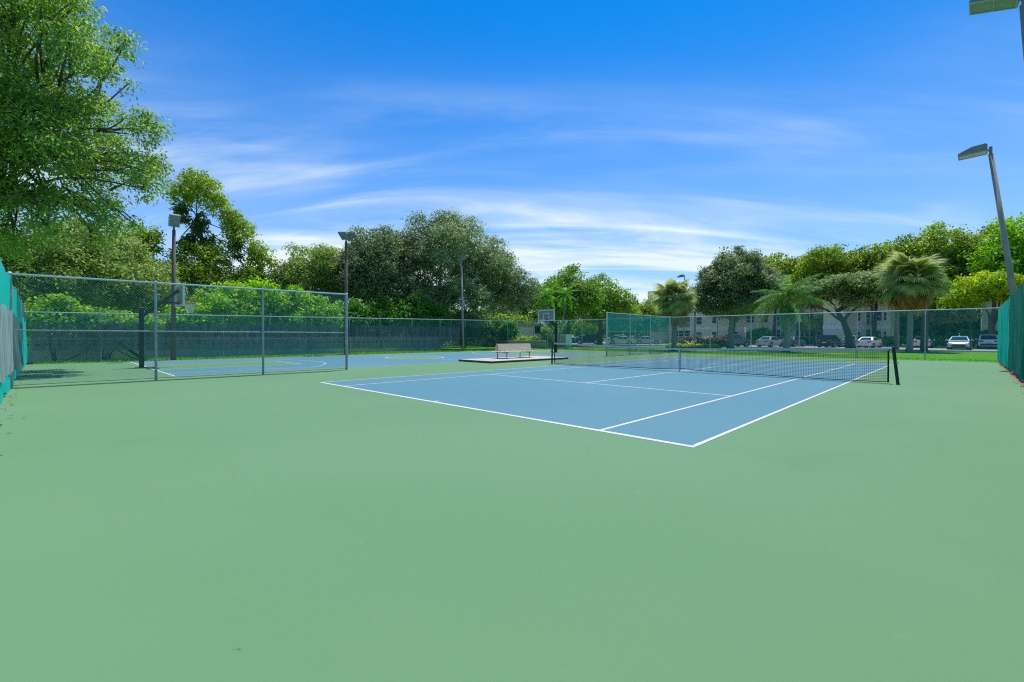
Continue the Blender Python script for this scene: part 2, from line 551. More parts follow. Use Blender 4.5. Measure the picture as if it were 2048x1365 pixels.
def tag(o, label, cat, group=None, kind=None):
    o['label'] = label
    o['category'] = cat
    if group:
        o['group'] = group
    if kind:
        o['kind'] = kind
    return o


def thing(name, label, cat, loc=(0, 0, 0), group=None):
    o = bpy.data.objects.new(name, None)
    o.empty_display_size = 0.2
    C.objects.link(o)
    o.location = loc
    o['_o'] = tuple(loc)
    return tag(o, label, cat, group)


def struct(o):
    o['kind'] = 'structure'
    return o


def stuff(o):
    o['kind'] = 'stuff'
    return o


def np_mesh(name, verts, nper, m, parent=None, tone=None, origin=(0, 0, 0), quads=None):
    """many small faces at once. verts (F, nper, 3), one face each"""
    F = verts.shape[0]
    v = verts.reshape(-1, 3) - np.asarray(origin)
    me = bpy.data.meshes.new(name)
    me.vertices.add(len(v))
    me.vertices.foreach_set('co', v.astype(np.float32).ravel())
    me.loops.add(F * nper)
    me.loops.foreach_set('vertex_index', np.arange(F * nper, dtype=np.int32))
    me.polygons.add(F)
    me.polygons.foreach_set('loop_start', np.arange(0, F * nper, nper, dtype=np.int32))
    if tone is not None:
        a = me.attributes.new('tone', 'FLOAT', 'FACE')
        a.data.foreach_set('value', np.clip(tone, 0, 1).astype(np.float32))
    me.update(calc_edges=True)
    me.materials.append(MATS[m])
    ob = bpy.data.objects.new(name, me)
    C.objects.link(ob)
    if parent is not None:
        ob.parent = parent
    else:
        ob.location = origin
    return ob


def unit(a):
    return a / np.maximum(1e-9, np.linalg.norm(a, axis=-1, keepdims=True))


def leaf_quads(P, L, Wd, out=None, droop=0.15, updir=0.5, face=None):
    """one diamond leaf at each point; out: preferred pointing direction, face: way the blade tends to face"""
    N = len(P)
    if face is not None:
        nrm = face + rng.normal(size=(N, 3)) * 0.55
        nrm[:, 2] += 0.55
        nrm = unit(nrm)
        d = rng.normal(size=(N, 3)) + (out * 0.7 if out is not None else 0)
        d[:, 2] -= droop
        d = unit(d - nrm * (d * nrm).sum(1, keepdims=True))
        s = np.cross(d, nrm)
        nn = nrm
    else:
        d = rng.normal(size=(N, 3))
        if out is not None:
            d = d + out * 0.9
        d[:, 2] -= droop
        d = unit(d)
        nrm = rng.normal(size=(N, 3))
        nrm[:, 2] += updir * 2
        s = unit(np.cross(d, nrm))
        nn = np.cross(s, d)
    L = np.asarray(L).reshape(-1, 1)
    Wd = np.asarray(Wd).reshape(-1, 1)
    m = P + d * L * 0.45 + nn * L * 0.06
    return np.stack([P, m + s * Wd * 0.5, P + d * L, m - s * Wd * 0.5], 1)


def blob_noise(P, k, seed):
    r = np.random.default_rng(seed)
    v = np.zeros(len(P))
    for i in range(7):
        w = unit(r.normal(size=3)) * k * (0.6 + 0.25 * i)
        v += np.sin(P @ w + r.uniform(0, 6.28)) / (1 + 0.3 * i)
    return v / 3.0


def billow(blobs, seed, k0=15, lo=0.26, hi=0.46):
    """break each big mass into many billows on its surface, as boughs do, plus a thin core"""
    r = np.random.default_rng(seed + 99)
    out = []
    for b in blobs:
        b = np.array(b, float)
        R = b[3:6]
        n = int(k0 * r.uniform(0.85, 1.2))
        for i in range(n):
            z = 1 - 1.75 * (i + r.uniform(0, 1)) / n
            a = i * 2.39996 + r.uniform(-.4, .4)
            q = math.sqrt(max(0, 1 - z * z))
            d = np.array([q * math.cos(a), q * math.sin(a), z])
            f = r.uniform(lo, hi)
            out.append((*(b[:3] + d * R * (1.02 - f) * r.uniform(0.86, 1.10)), R[0] * f, R[1] * f, R[2] * f * 0.85))
        out.append((*b[:3], *(R * 0.55)))
    return out


def crown_points(blobs, nclump, shell=0.5, gap=0.0, gk=0.9, seed=1):
    """clump centres spread through the union of ellipsoids, thicker toward the outside, with gaps"""
    B = np.array(blobs, float)
    vol = B[:, 3] * B[:, 4] * B[:, 5]
    w = vol ** 0.75
    w /= w.sum()
    out, od = [], []
    need = nclump
    it = 0
    while need > 0 and it < 12:
        it += 1
        n = int(need * 2.2) + 50
        idx = rng.choice(len(B), n, p=w)
        d = rng.normal(size=(n, 3))
        d[:, 2] += 0.3
        d = unit(d)
        r = rng.uniform(0, 1, n) ** shell
        lump = 1 + 0.20 * blob_noise(d * 4.2 + B[idx, :3], 1.5, seed + 3)
        lump = lump * np.where(rng.uniform(size=n) < 0.07, rng.uniform(1.0, 1.16, n), 1.0)      # stray sprigs
        P = B[idx, :3] + d * (r * lump)[:, None] * B[idx, 3:6]
        keep = blob_noise(P, gk, seed) > (-1.2 + gap * 1.6)
        keep &= P[:, 2] > 0.15
        # drop clumps buried deep inside another blob
        deep = np.zeros(n, bool)
        for b in B:
            q = (((P - b[:3]) / b[3:6]) ** 2).sum(1)
            deep |= q < 0.10
        keep &= ~deep
        P, d = P[keep], d[keep]
        out.append(P[:need])
        od.append(d[:need])
        need -= len(P[:need])
    return np.concatenate(out), np.concatenate(od)


def limb(mb, a, b, r0, r1, bend=0.12, n=6, segs=5):
    a, b = np.array(a, float), np.array(b, float)
    L = np.linalg.norm(b - a)
    off = rng.normal(size=3) * L * bend
    off[2] += L * bend * 0.5
    pts, rad = [], []
    for i in range(segs + 1):
        t = i / segs
        p = a + (b - a) * t + off * (4 * t * (1 - t)) * 0.6 + (rng.normal(size=3) * L * 0.012 if 0 < i < segs else 0)
        pts.append(p)
        rad.append(r0 + (r1 - r0) * t ** 0.8)
    mb.path([tuple(p) for p in pts], rad, n)


def foliage(name, m, blobs, nclump, per, cl, leaf, parent=None, origin=(0, 0, 0), shell=0.5, gap=0.0, gk=0.9, seed=1, droop=0.15,
            aspect=0.5, tone_z=0.35, flat=0.7, bil=True, k0=15):
    if bil:
        blobs = billow(blobs, seed, k0)
    P, D = crown_points(blobs, nclump, shell, gap, gk, seed)
    n = len(P)
    ctone = np.clip(rng.normal(0.45, 0.2, n), 0, 1)
    z0, z1 = P[:, 2].min(), P[:, 2].max()
    ctone = ctone * (1 - tone_z) + tone_z * blobn01(P, seed)
    idx = np.repeat(np.arange(n), per)
    cs = rng.uniform(0.65, 1.45, n)
    off = unit(rng.normal(size=(n * per, 3))) * (rng.uniform(0, 1, (n * per, 1)) ** 0.45) * (cl * 1.75) * cs[idx][:, None]
    off[:, 2] *= flat
    Q = P[idx] + off
    ok = Q[:, 2] > 0.03
    Q, idx = Q[ok], idx[ok]
    leaf, aspect = leaf * 1.22, min(0.62, aspect * 1.3)
    L = leaf * rng.uniform(0.6, 1.35, len(Q))
    V = leaf_quads(Q, L, L * aspect, D[idx] + 0.5 * unit(off[ok]), droop, face=1.1 * unit(off[ok]) + 0.5 * D[idx])
    V[:, :, 2] = np.maximum(V[:, :, 2], 0.02)
    tone = np.clip(ctone[idx] + rng.normal(0, 0.16, len(Q)), 0, 1)
    ob = np_mesh(name, V, 4, m, parent, tone, origin)
    return ob, P


def blobn01(P, seed):
    return np.clip(0.5 + 0.5 * blob_noise(P, 0.55, seed + 17), 0, 1)


def tree(name, label, base, trunk_pts, trunk_r, blobs, leafm, nclump, per, cl, leaf, bark='bark', limbs=24, group=None, cat='tree',
         extra=None, **kw):
    """tree > trunk (with its limbs), crown"""
    t = thing(name, label, cat, base, group)
    ob, P = foliage('crown', leafm, blobs, nclump, per, cl, leaf, t, base, **kw)
    mb = MB()
    pts = [base] + trunk_pts
    mb.path(pts, [trunk_r * 1.35] + [trunk_r * (1 - 0.45 * (i + 1) / len(trunk_pts)) for i in range(len(trunk_pts))], 9)
    top = np.array(pts[-1], float)
    hub = []
    lf = 0.42 if len(blobs) < 12 else 0.20
    for b in blobs:
        c = np.array(b[:3], float)
        src = np.array(pts[-1] if len(pts) < 3 else pts[random.choice([-1, -1, -2])], float)
        limb(mb, src, c, trunk_r * lf, trunk_r * lf * 0.3)
        hub.append((src, c))
    for k in range(limbs):
        p = P[rng.integers(len(P))]
        ds = [np.linalg.norm(p - c) for _, c in hub]
        s, c = hub[int(np.argmin(ds))]
        q = s + (c - s) * rng.uniform(0.55, 1.0)
        limb(mb, q, p, trunk_r * 0.15, trunk_r * 0.03, n=4, segs=4)
    mb.build('trunk', bark, t, smooth=True)
    if extra:
        extra(t, P)
    return t


def shrub(name, label, blobs, leafm, nclump, per, cl, leaf, cat='shrub', group=None, base=None, **kw):
    b = base or (blobs[0][0], blobs[0][1], 0.0)
    t = thing(name, label, cat, b, group)
    ob, P = foliage('foliage', leafm, blobs, nclump, per, cl, leaf, t, b, **kw)
    mb = MB()
    for k in range(min(14, 4 + 3 * len(blobs))):
        p = P[rng.integers(len(P))]
        bl = blobs[k % len(blobs)]
        limb(mb, (bl[0] + rng.normal() * 0.12, bl[1] + rng.normal() * 0.12, -0.03), p, 0.035, 0.012, n=4, segs=3)
    mb.build('stem', 'bark', t, smooth=True)
    return t


# ------------------------------------------------------------------ the ground and paving
def sheet(name, poly, z, m, parent=None, thick=None):
    mb = MB()
    if thick:
        mb.prism(poly, z - thick, z)
    else:
        mb.add([(x, y, z) for x, y in poly], [tuple(range(len(poly)))])
    return mb.build(name, m, parent)


def rect(x0, y0, x1, y1):
    return [(x0, y0), (x1, y0), (x1, y1), (x0, y1)]


struct(sheet('ground', rect(-1500, -1500, 1500, 1500), -0.04, 'grass'))
court = struct(sheet('court_surface', [(-17.0, -6.42), (14.38, -6.42), (14.90, 31.6), (-17.6, 31.6), (-17.4, 22)], 0.0, 'court_green', thick=0.09))
tennis = sheet('tennis_court_paint', rect(0, 0, 10.97, 23.77), 0.0015, 'court_blue', court)
basket = sheet('basketball_court_paint', [(-5.42, -2.65), (-5.42, 24.3), (-17.0, 24.3), (-16.75, -2.65)], 0.0015, 'court_blue', court)
Z2 = 0.0035


def line(x0, y0, x1, y1, w=0.05, m='line_white', z=Z2):
    d = Vector((x1 - x0, y1 - y0, 0))
    L = d.length
    d.normalize()
    s = Vector((-d.y, d.x, 0)) * w / 2
    k = max(1, int(L / 1.2))
    vs_, fs = [], []
    for i in range(k + 1):
        p = Vector((x0, y0, z)) + d * L * i / k
        j = 1 + random.uniform(-0.07, 0.07)
        vs_ += [p + s * j, p - s * j]
        if i:
            a = 2 * i
            fs.append((a - 2, a - 1, a + 1, a))
    return MB().add(vs_, fs).build('court_line', m, court)


SW, SL = 10.97, 23.77
lw = 0.06
line(-0.03, 0, SW + 0.03, 0, 0.09)
line(-0.03, SL, SW + 0.03, SL, 0.09)
for x in (0, SW):
    line(x, 0.05, x, SL - 0.05, lw, z=Z2 + 0.001)
for x in (1.372, SW - 1.372):
    line(x, 0.05, x, SL - 0.05, lw, z=Z2 + 0.001)
for y in (5.485, 18.285):
    line(1.41, y, SW - 1.41, y, lw)
line(SW / 2, 5.52, SW / 2, 18.25, lw)
line(SW / 2, 0.05, SW / 2, 0.16, lw)
line(SW / 2, SL - 0.05, SW / 2, SL - 0.16, lw)
# basketball markings: lanes, arcs, centre circle
HX = -11.1
line(-5.42, -2.62, -16.75, -2.62, 0.07)
line(-5.44, -2.58, -5.44, 24.3, 0.05)
line(-5.42, 24.3, -17.0, 24.3, 0.07)


def arc(cx, cyy, r, a0, a1, w=0.05, m='line_white', n=40, z=Z2, name='court_line'):
    vs_, fs = [], []
    for i in range(n + 1):
        q = math.radians(a0 + (a1 - a0) * i / n)
        for rad in (r - w / 2, r + w / 2):
            vs_.append((cx + rad * math.cos(q), cyy + rad * math.sin(q), z))
        if i:
            a = 2 * i
            fs.append((a - 2, a - 1, a + 1, a))
    return MB().add(vs_, fs).build(name, m, court)


for sgn, y0 in ((1, -2.62), (-1, 24.3)):
    ye = y0 + sgn * 5.55
    xs = sorted((y0, ye))
    sheet('key_paint', rect(HX - 1.8, xs[0] + 0.05, HX + 1.8, xs[1]), 0.0025, 'court_green', court)
    line(HX - 1.83, y0 + sgn * .04, HX - 1.83, ye, 0.06)
    line(HX + 1.83, y0 + sgn * .04, HX + 1.83, ye, 0.06)
    line(HX - 1.86, ye + sgn * .03, HX + 1.86, ye + sgn * .03, 0.06)
    yh = y0 + sgn * 1.3
    R3 = 5.75
    side = 4.40
    ang = math.degrees(math.acos(side / R3))
    if sgn > 0:
        arc(HX, yh, R3, ang, 180 - ang)
    else:
        arc(HX, yh, R3, 180 + ang, 360 - ang)
    yy = yh + sgn * R3 * math.sin(math.radians(ang))
    for s in (-1, 1):
        line(HX + s * side, y0 + sgn * .04, HX + s * side, yy, 0.05)
MB().add([(HX - .1 + 1.75 * math.cos(q * math.pi / 20), 10.7 + 1.75 * math.sin(q * math.pi / 20), 0.0022) for q in range(40)], [tuple(range(40))]).build('centre_circle_paint', 'line_yellow', court)
MB().add([(HX - .1 + 1.55 * math.cos(q * math.pi / 20), 10.7 + 1.55 * math.sin(q * math.pi / 20), 0.0029) for q in range(40)], [tuple(range(40))]).build('centre_circle_paint', 'court_green', court)
arc(HX - .1, 10.7, 1.80, 0, 360, 0.06)
line(-5.5, 10.7, HX + 1.7, 10.7, 0.05)
line(-16.8, 10.7, HX - 1.9, 10.7, 0.05)

# paths, parking and kerbs outside the fences
struct(sheet('path', [(-60, 38.6), (-20, 38.8), (-2, 40.4), (7.4, 40.9), (7.4, 42.0), (-2, 41.6), (-20, 40.3), (-60, 40.2)], -0.02, 'sidewalk', thick=0.08))
struct(sheet('parking_lot', [(-120, 58), (-34, 55.5), (-20, 57.5), (60, 58.5), (60, 80.5), (-18, 80.5), (-60, 92), (-120, 92)], -0.026, 'asphalt', thick=0.08))
kb = [(-34, 55.4), (-20, 57.4), (60, 58.4)]
for (a, b) in zip(kb[:-1], kb[1:]):
    d = Vector((b[0] - a[0], b[1] - a[1], 0)).normalized()
    s = Vector((-d.y, d.x, 0)) * 0.09
    struct(MB().prism([(a[0] - s.x, a[1] - s.y), (b[0] - s.x, b[1] - s.y), (b[0] + s.x, b[1] + s.y), (a[0] + s.x, a[1] + s.y)], -0.08, 0.09).build('kerb', 'kerb'))
struct(MB().box(-18, 80.5, -0.08, 60, 80.68, 0.10).build('kerb', 'kerb'))
for i, x in enumerate(np.arange(-16, 22, 2.75)):
    struct(sheet('bay_line', rect(x, 75.2, x + 0.1, 80.3), -0.020, 'line_white'))
for i, x in enumerate((-12.0, -3.7, 7.2, 9.95, 12.7, 18.2)):
    tag(MB().bevbox(x - 0.9, 79.55, -0.026, x + 0.9, 79.72, 0.10, 0.03).build('wheel_stop', 'kerb'),
        'pale concrete wheel stop at the head of a parking bay', 'wheel stop', 'wheel stops along the parking bays')
struct(sheet('mulch_bed', [(10.04 + 1.5 * math.cos(a) * (1 + .15 * math.sin(3 * a)), 53.0 + 1.6 * math.sin(a)) for a in np.linspace(0, 2 * math.pi, 22)[:-1]], -0.034, 'mulch'))
struct(sheet('mulch_bed', [(-8 + 5.0 * math.cos(a) * (1 + .12 * math.sin(3 * a)), 45.5 + 3.4 * math.sin(a)) for a in np.linspace(0, 2 * math.pi, 26)[:-1]], -0.034, 'mulch'))
struct(sheet('bare_strip', [(14.28, -6.5), (15.2, -6.5), (15.7, 31.6), (14.82, 31.6)] , -0.008, 'litter', thick=0.03))
struct(sheet('bare_strip', [(-16.9, -6.62), (14.5, -6.62), (14.5, -6.36), (-16.9, -6.36)][::1], 0.002, 'litter', thick=0.03))
struct(sheet('bare_strip', [(-17.25, -6.3), (-16.9, -6.3), (-17.5, 31.5), (-18.05, 31.5)], -0.004, 'litter', thick=0.03))

# ------------------------------------------------------------------ chain link fences


def wires(p0, p1, z0, z1a, z1b, pitch=0.0707, w=0.0026):
    """both sets of slanting wires of a chain link panel, clipped to its outline; upright panel from p0 to p1"""
    p0, p1 = np.array(p0, float), np.array(p1, float)
    L = np.linalg.norm(p1 - p0)
    e = (p1 - p0) / L
    nrm = np.array([-e[1], e[0]])
    H = max(z1a, z1b) - z0
    V = []
    zt = lambda u: z1a + (z1b - z1a) * u / L
    for sgn in (1, -1):
        for c in np.arange(-H if sgn > 0 else 0, L if sgn > 0 else L + H, pitch):
            u0, u1 = (c, c + H) if sgn > 0 else (c - H, c)
            a, b = max(0.0, u0), min(L, u1)
            if b - a < 0.03:
                continue
            za = z0 + ((a - c) if sgn > 0 else (c - a))
            zb = z0 + ((b - c) if sgn > 0 else (c - b))
            # clip by sloping top
            if sgn > 0 and zb > zt(b):
                b -= (zb - zt(b)); zb = zt(b)
            if sgn < 0 and za > zt(a):
                a += (za - zt(a)); za = zt(a)
            if b - a < 0.03:
                continue
            A = np.array([*(p0 + e * a), za])
            Bp = np.array([*(p0 + e * b), zb])
            d = unit((Bp - A)[None])[0]
            n3 = np.array([nrm[0], nrm[1], 0.0])
            s = np.cross(d, n3)
            o1 = s * w
            o2 = -s * w * 0.5 + n3 * w * 0.87
            o3 = -s * w * 0.5 - n3 * w * 0.87
            sh = n3 * (0.003 * sgn)
            for q0, q1 in ((o1, o2), (o2, o3), (o3, o1)):
                V.append([A + q0 + sh, A + q1 + sh, Bp + q1 + sh, Bp + q0 + sh])
    return np.array(V)


def fence(name, label, p0, p1, h0, h1, posts, rails=(), wire='vinyl_wire', r=0.032, end_r=0.045, z0=0.04, wire_w=0.0026, post_m='galv_rust',
          mesh=True, tops=True):
    p0, p1 = np.array(p0, float), np.array(p1, float)
    L = np.linalg.norm(p1 - p0)
    e = (p1 - p0) / L
    t = thing(name, label, 'fence', (p0[0], p0[1], 0.0))
    hh = lambda u: h0 + (h1 - h0) * u / L
    for i, u in enumerate(posts):
        q = p0 + e * u
        rad = end_r if i in (0, len(posts) - 1) else r
        mb = MB().tube((q[0], q[1], -0.06), (q[0], q[1], hh(u)), rad, n=10)
        mb.tube((q[0], q[1], hh(u)), (q[0], q[1], hh(u) + 0.05), rad * 1.15, rad * 0.35, n=10)
        mb.build('post', post_m, t, smooth=False)
    nrm = np.array([-e[1], e[0]])
    if tops:
        for a, b in zip(posts[:-1], posts[1:]):
            qa, qb = p0 + e * a, p0 + e * b
            MB().tube((qa[0], qa[1], hh(a) - 0.02), (qb[0], qb[1], hh(b) - 0.02), 0.026, n=8).build('top_rail', 'galv', t)
    for z in rails:
        for a, b in zip(posts[:-1], posts[1:]):
            qa, qb = p0 + e * a, p0 + e * b
            sag = random.uniform(-0.015, 0.015)
            MB().path([(qa[0], qa[1], z), ((qa[0] + qb[0]) / 2, (qa[1] + qb[1]) / 2, z + sag), (qb[0], qb[1], z)], [0.021] * 3, 7).build('mid_rail', 'galv_rust', t)
    MB().tube((p0[0] + nrm[0] * .02, p0[1] + nrm[1] * .02, z0 + .02), (p1[0] + nrm[0] * .02, p1[1] + nrm[1] * .02, z0 + .02), 0.006, n=5).build('tension_wire', 'green_post', t)
    if mesh:
        o = nrm * 0.05
        V = wires(p0 + o, p1 + o, z0, h0 + 0.045, h1 + 0.045, w=wire_w)
        stuff(np_mesh('chain_link_mesh', V, 4, wire, t, None, (p0[0], p0[1], 0.0)))
    return t


def cloth(p0, p1, z0a, z0b, z1a, z1b, off, m, parent, name='windscreen', du=0.11, dv=0.16, amp=0.02, seed=0, sag=0.05, ragged=0.0, tie=3.0):
    """hung fabric sheet with folds and a sagging hem"""
    r = np.random.default_rng(seed)
    p0, p1 = np.array(p0, float), np.array(p1, float)
    L = np.linalg.norm(p1 - p0)
    e = (p1 - p0) / L
    nrm = np.array([-e[1], e[0]])
    nu = max(2, int(L / du))
    vs_, fs = [], []
    ph = r.uniform(0, 6.28, 6)
    nv = 9
    for i in range(nu + 1):
        u = L * i / nu
        w = i / nu
        fold = amp * (0.35 + 0.65 * abs(math.sin(u * 0.83 + ph[4]) * math.sin(u * 0.37 + ph[5]))) * (math.sin(u * 7.3 + 1.6 * math.sin(u * 0.9 + ph[1]) + ph[0]) + 0.7 * math.sin(u * 12.7 + ph[1]) + 0.8 * math.sin(u * 3.1 + ph[2]))
        top = z1a + (z1b - z1a) * w - sag * abs(math.sin(math.pi * u / tie)) + 0.012 * math.sin(u * 5 + ph[3])
        bot = z0a + (z0b - z0a) * w + 0.03 * math.sin(u * 2.2 + ph[4]) + (r.uniform(-ragged, ragged) if ragged else 0)
        for j in range(nv):
            v = j / (nv - 1)
            z = bot + (top - bot) * v
            f = fold * (0.5 + 0.9 * (1 - v)) + amp * 0.4 * math.sin(z * 4 + u * 1.7 + ph[5])
            q = p0 + e * u + nrm * (off + f)
            vs_.append((q[0], q[1], z))
    for i in range(nu):
        for j in range(nv - 1):
            a = i * nv + j
            fs.append((a, a + nv, a + nv + 1, a + 1))
    return MB().add(vs_, fs).build(name, m, parent, smooth=True)


# near divider, open chain link, beside the baseline
fd = fence('chain_link_fence', 'open chain link divider fence with middle rail between the hoop and the near baseline', (-4.15, -6.28), (-4.15, 2.78), 2.96, 3.04,
           [0, 2.99, 5.99, 9.06], rails=(1.49,), wire='divider_wire', r=0.036, end_r=0.05, wire_w=0.0023)
# far divider with a teal screen
ff = fence('chain_link_fence', 'short divider fence with teal screen above its middle rail, joining the parking side fence', (-4.2, 21.8), (-4.28, 31.72), 3.05, 3.05,
           [0, 3.2, 6.4, 9.92], rails=(1.72,), r=0.036, end_r=0.055, wire_w=0.0030, post_m='galv')
cloth((-4.2, 21.9), (-4.28, 31.6), 1.74, 1.74, 2.98, 2.98, 0.09, 'screen_far', ff, seed=3, amp=0.012, sag=0.02)
# back fence behind the basketball court, slightly askew
bp0, bp1 = np.array((-17.7, -6.3)), np.array((-19.9, 31.8))
bl = np.linalg.norm(bp1 - bp0)
ys = [-6.3, -3.66, -0.95, 1.81, 4.47, 7.2, 9.99, 12.55, 15.58, 18.57, 21.55, 24.54, 27.48, 31.8]
us = [(y + 6.3) / 38.1 * bl for y in ys]
fb = fence('chain_link_fence', 'long back fence carrying the dark windscreen behind the basketball court', bp0, bp1, 2.45, 3.02, us, rails=(1.16,), r=0.028, post_m='galv_rust', wire_w=0.0017)


def bpt(y):
    return bp0 + (bp1 - bp0) * (y + 6.3) / 38.1


ws1 = cloth(bpt(-6.1), bpt(10.0), 0.60, 0.42, 1.98, 2.15, -0.07, 'screen_dark', fb, seed=5, amp=0.006, sag=0.03)
ws2 = cloth(bpt(10.1), bpt(21.0), 0.40, 0.34, 2.20, 2.22, -0.07, 'screen_dark', fb, seed=6, amp=0.011, sag=0.05)
ws3 = cloth(bpt(20.9), bpt(27.4), 0.32, 0.25, 2.25, 2.2, -0.085, 'screen_dark_sheer', fb, seed=7, amp=0.02, sag=0.06)
# parking side fence
xs_far = [-19.9, -17.9, -16.5, -13.45, -10.61, -7.55, -4.28, -0.91, 2.14, 5.3, 8.61, 11.94, 15.03]
fp = fence('chain_link_fence', 'long chain link fence along the grass strip before the parked cars', (-19.9, 31.8), (15.03, 31.8), 3.02, 3.05, [x + 19.9 for x in xs_far], wire='vinyl_wire',
           r=0.03, wire_w=0.0033, post_m='galv')
# gate bar and brace in the far corner
MB().tube((-19.9, 31.75, 2.15), (-17.9, 31.75, 2.15), 0.022, n=7).build('gate_bar', 'galv', fp)
MB().box(-19.2, 31.66, 0.95, -18.75, 31.69, 1.6).build('notice_board', 'sign_grey', fp)
MB().box(-19.6, 31.66, 1.65, -18.85, 31.69, 2.45).build('notice_board', 'sign_green', fp)
# right hand fence, screened
fr = fence('screened_fence', 'tall screened fence of teal and deep green fabric along the right sideline', (15.06, 31.75), (14.52, -6.3), 3.05, 3.1,
           [0, 5.2, 10.6, 15.8, 20.9, 26.0, 31.2, 38.05], rails=(), r=0.032, wire_w=0.0028)
cloth((15.06, 31.6), (14.912, 21.25), 0.10, 0.16, 2.98, 3.04, -0.09, 'screen_teal', fr, seed=11, amp=0.03, sag=0.10, ragged=0.03, tie=5.2, du=0.08)
cloth((14.91, 21.10), (14.522, -6.2), 0.20, 0.22, 3.04, 3.10, -0.10, 'screen_deep', fr, seed=12, amp=0.03, sag=0.08, ragged=0.03, tie=5.2, du=0.09)
# near end fence beside the camera: turquoise screen, faded grey sheet over its lower part
fn = fence('screened_fence', 'near end fence in bright turquoise screen with torn grey sheet over it', (14.7, -6.32), (-17.7, -6.32), 3.02, 2.7,
           [0, 3.2, 6.3, 9.4, 12.5, 15.7, 18.85, 22.0, 25.2, 28.4, 32.4], r=0.032, wire_w=0.0028, z0=0.03)
cloth((14.6, -6.32), (-4.0, -6.32), 0.05, 0.05, 2.98, 2.90, -0.045, 'screen_turq', fn, seed=21, amp=0.02, sag=0.06, ragged=0.04, tie=3.1, du=0.09)
cloth((-4.2, -6.32), (-11.6, -6.32), 0.10, 0.10, 2.86, 2.66, -0.045, 'screen_turq', fn, seed=22, amp=0.03, sag=0.08, ragged=0.05, tie=3.1, du=0.07)
cloth((-11.7, -6.32), (-17.2, -6.32), 0.10, 0.10, 2.2, 2.0, -0.045, 'screen_turq', fn, seed=23, amp=0.03, sag=0.08, ragged=0.05, tie=3.1, du=0.07)
cloth((14.6, -6.32), (-3.9, -6.32), 0.52, 0.45, 2.05, 2.02, -0.085, 'screen_grey', fn, 'faded_sheet', seed=24, amp=0.02, sag=0.08, ragged=0.02, tie=3.1, du=0.09)
cloth((-4.3, -6.32), (-10.8, -6.32), 0.40, 0.36, 1.98, 1.80, -0.095, 'screen_grey_teal', fn, 'faded_sheet', seed=25, amp=0.05, sag=0.10, ragged=0.06, tie=3.1, du=0.08)

# leaf litter along the fence feet
for (x0, x1, y0, y1, n, nm) in ((14.35, 14.7, -5, 31, 300, 'right'), (-16, 13, -6.25, -6.0, 130, 'near')):
    if nm == 'right':
        yy_ = rng.uniform(y0, y1, n)
        P = np.stack([14.52 + (yy_ + 6.3) * .01419 - .08 - np.abs(rng.normal(0, 0.10, n)), yy_, np.full(n, 0.008)], 1)
    else:
        P = np.stack([rng.uniform(x0, x1, n), -6.22 + np.abs(rng.normal(0, 0.10, n)), np.full(n, 0.008)], 1)
    V = leaf_quads(P, rng.uniform(0.05, 0.11, n), rng.uniform(0.02, 0.05, n), None, 0, 3)
    V[:, :, 2] = 0.006 + np.abs(V[:, :, 2] - 0.008) * 0.35
    o = np_mesh('leaf_litter', V, 4, 'frond_dead', None, rng.uniform(0, 1, n))
    stuff(o)
    o['label'] = 'dry brown leaves gathered along the foot of the ' + ('right sideline screen' if nm == 'right' else 'near end screen')
    o['category'] = 'leaves'

# ------------------------------------------------------------------ tennis net
nt = thing('tennis_net', 'black tennis net with white band and centre strap across the blue court', 'net', (5.485, 11.885, 0))
NL, NR = -0.93, 11.93
CX = 5.485


def ntop(x):
    s = abs(x - CX) / (NR - CX)
    return 0.914 + (1.055 - 0.914) * (0.75 * s + 0.25 * s * s)


def nbot(x):
    s = abs(x - CX) / (NR - CX)
    return 0.045 + 0.075 * math.exp(-(s / 0.10) ** 2) + 0.015 * math.sin(s * 6.3)


V = []
T = 0.0034
for x in np.arange(NL + 0.05, NR - 0.04, 0.046):
    z0, z1 = nbot(x), ntop(x) - 0.05
    wob = 0.015 * math.sin(x * 1.3)
    V.append([(x - T, 11.885 + wob, z0), (x + T, 11.885 + wob, z0), (x + T, 11.885, z1), (x - T, 11.885, z1)])
    V.append([(x, 11.885 - T + wob, z0), (x, 11.885 + T + wob, z0), (x, 11.885 + T, z1), (x, 11.885 - T, z1)])
xsn = np.linspace(NL + 0.05, NR - 0.05, 61)
for k in range(0, 21):
    v = k / 20
    for a, b in zip(xsn[:-1], xsn[1:]):
        za, zb = [nbot(q) + (ntop(q) - 0.05 - nbot(q)) * v for q in (a, b)]
        ya, yb = [11.885 + 0.015 * math.sin(q * 1.3) * (1 - v) for q in (a, b)]
        V.append([(a, ya, za - T), (b, yb, zb - T), (b, yb, zb + T), (a, ya, za + T)])
        V.append([(a, ya - T, za), (b, yb - T, zb), (b, yb + T, zb), (a, ya + T, za)])
        if v > 0.84:      # doubled upper rows
            V.append([(a, ya + .004, za + .02 - T), (b, yb + .004, zb + .02 - T), (b, yb + .004, zb + .02 + T), (a, ya + .004, za + .02 + T)])
stuff(np_mesh('netting', np.array(V), 4, 'net_cord', nt, None, (5.485, 11.885, 0)))
mb = MB()
for a, b in zip(xsn[:-1], xsn[1:]):
    for sy in (-1, 1):
        y = 11.885 + sy * 0.010
        mb.add([(a, y, ntop(a) - .075), (b, y, ntop(b) - .075), (b, y, ntop(b)), (a, y, ntop(a))], [(0, 1, 2, 3)])
    mb.add([(a, 11.875, ntop(a)), (b, 11.875, ntop(b)), (b, 11.895, ntop(b)), (a, 11.895, ntop(a))], [(0, 1, 2, 3)])
mb.build('head_band', 'net_band', nt)
MB().path([(x, 11.885 + 0.015 * math.sin(x * 1.3), nbot(x)) for x in xsn], [0.013] * 61, 6).build('bottom_tape', 'net_cord', nt)
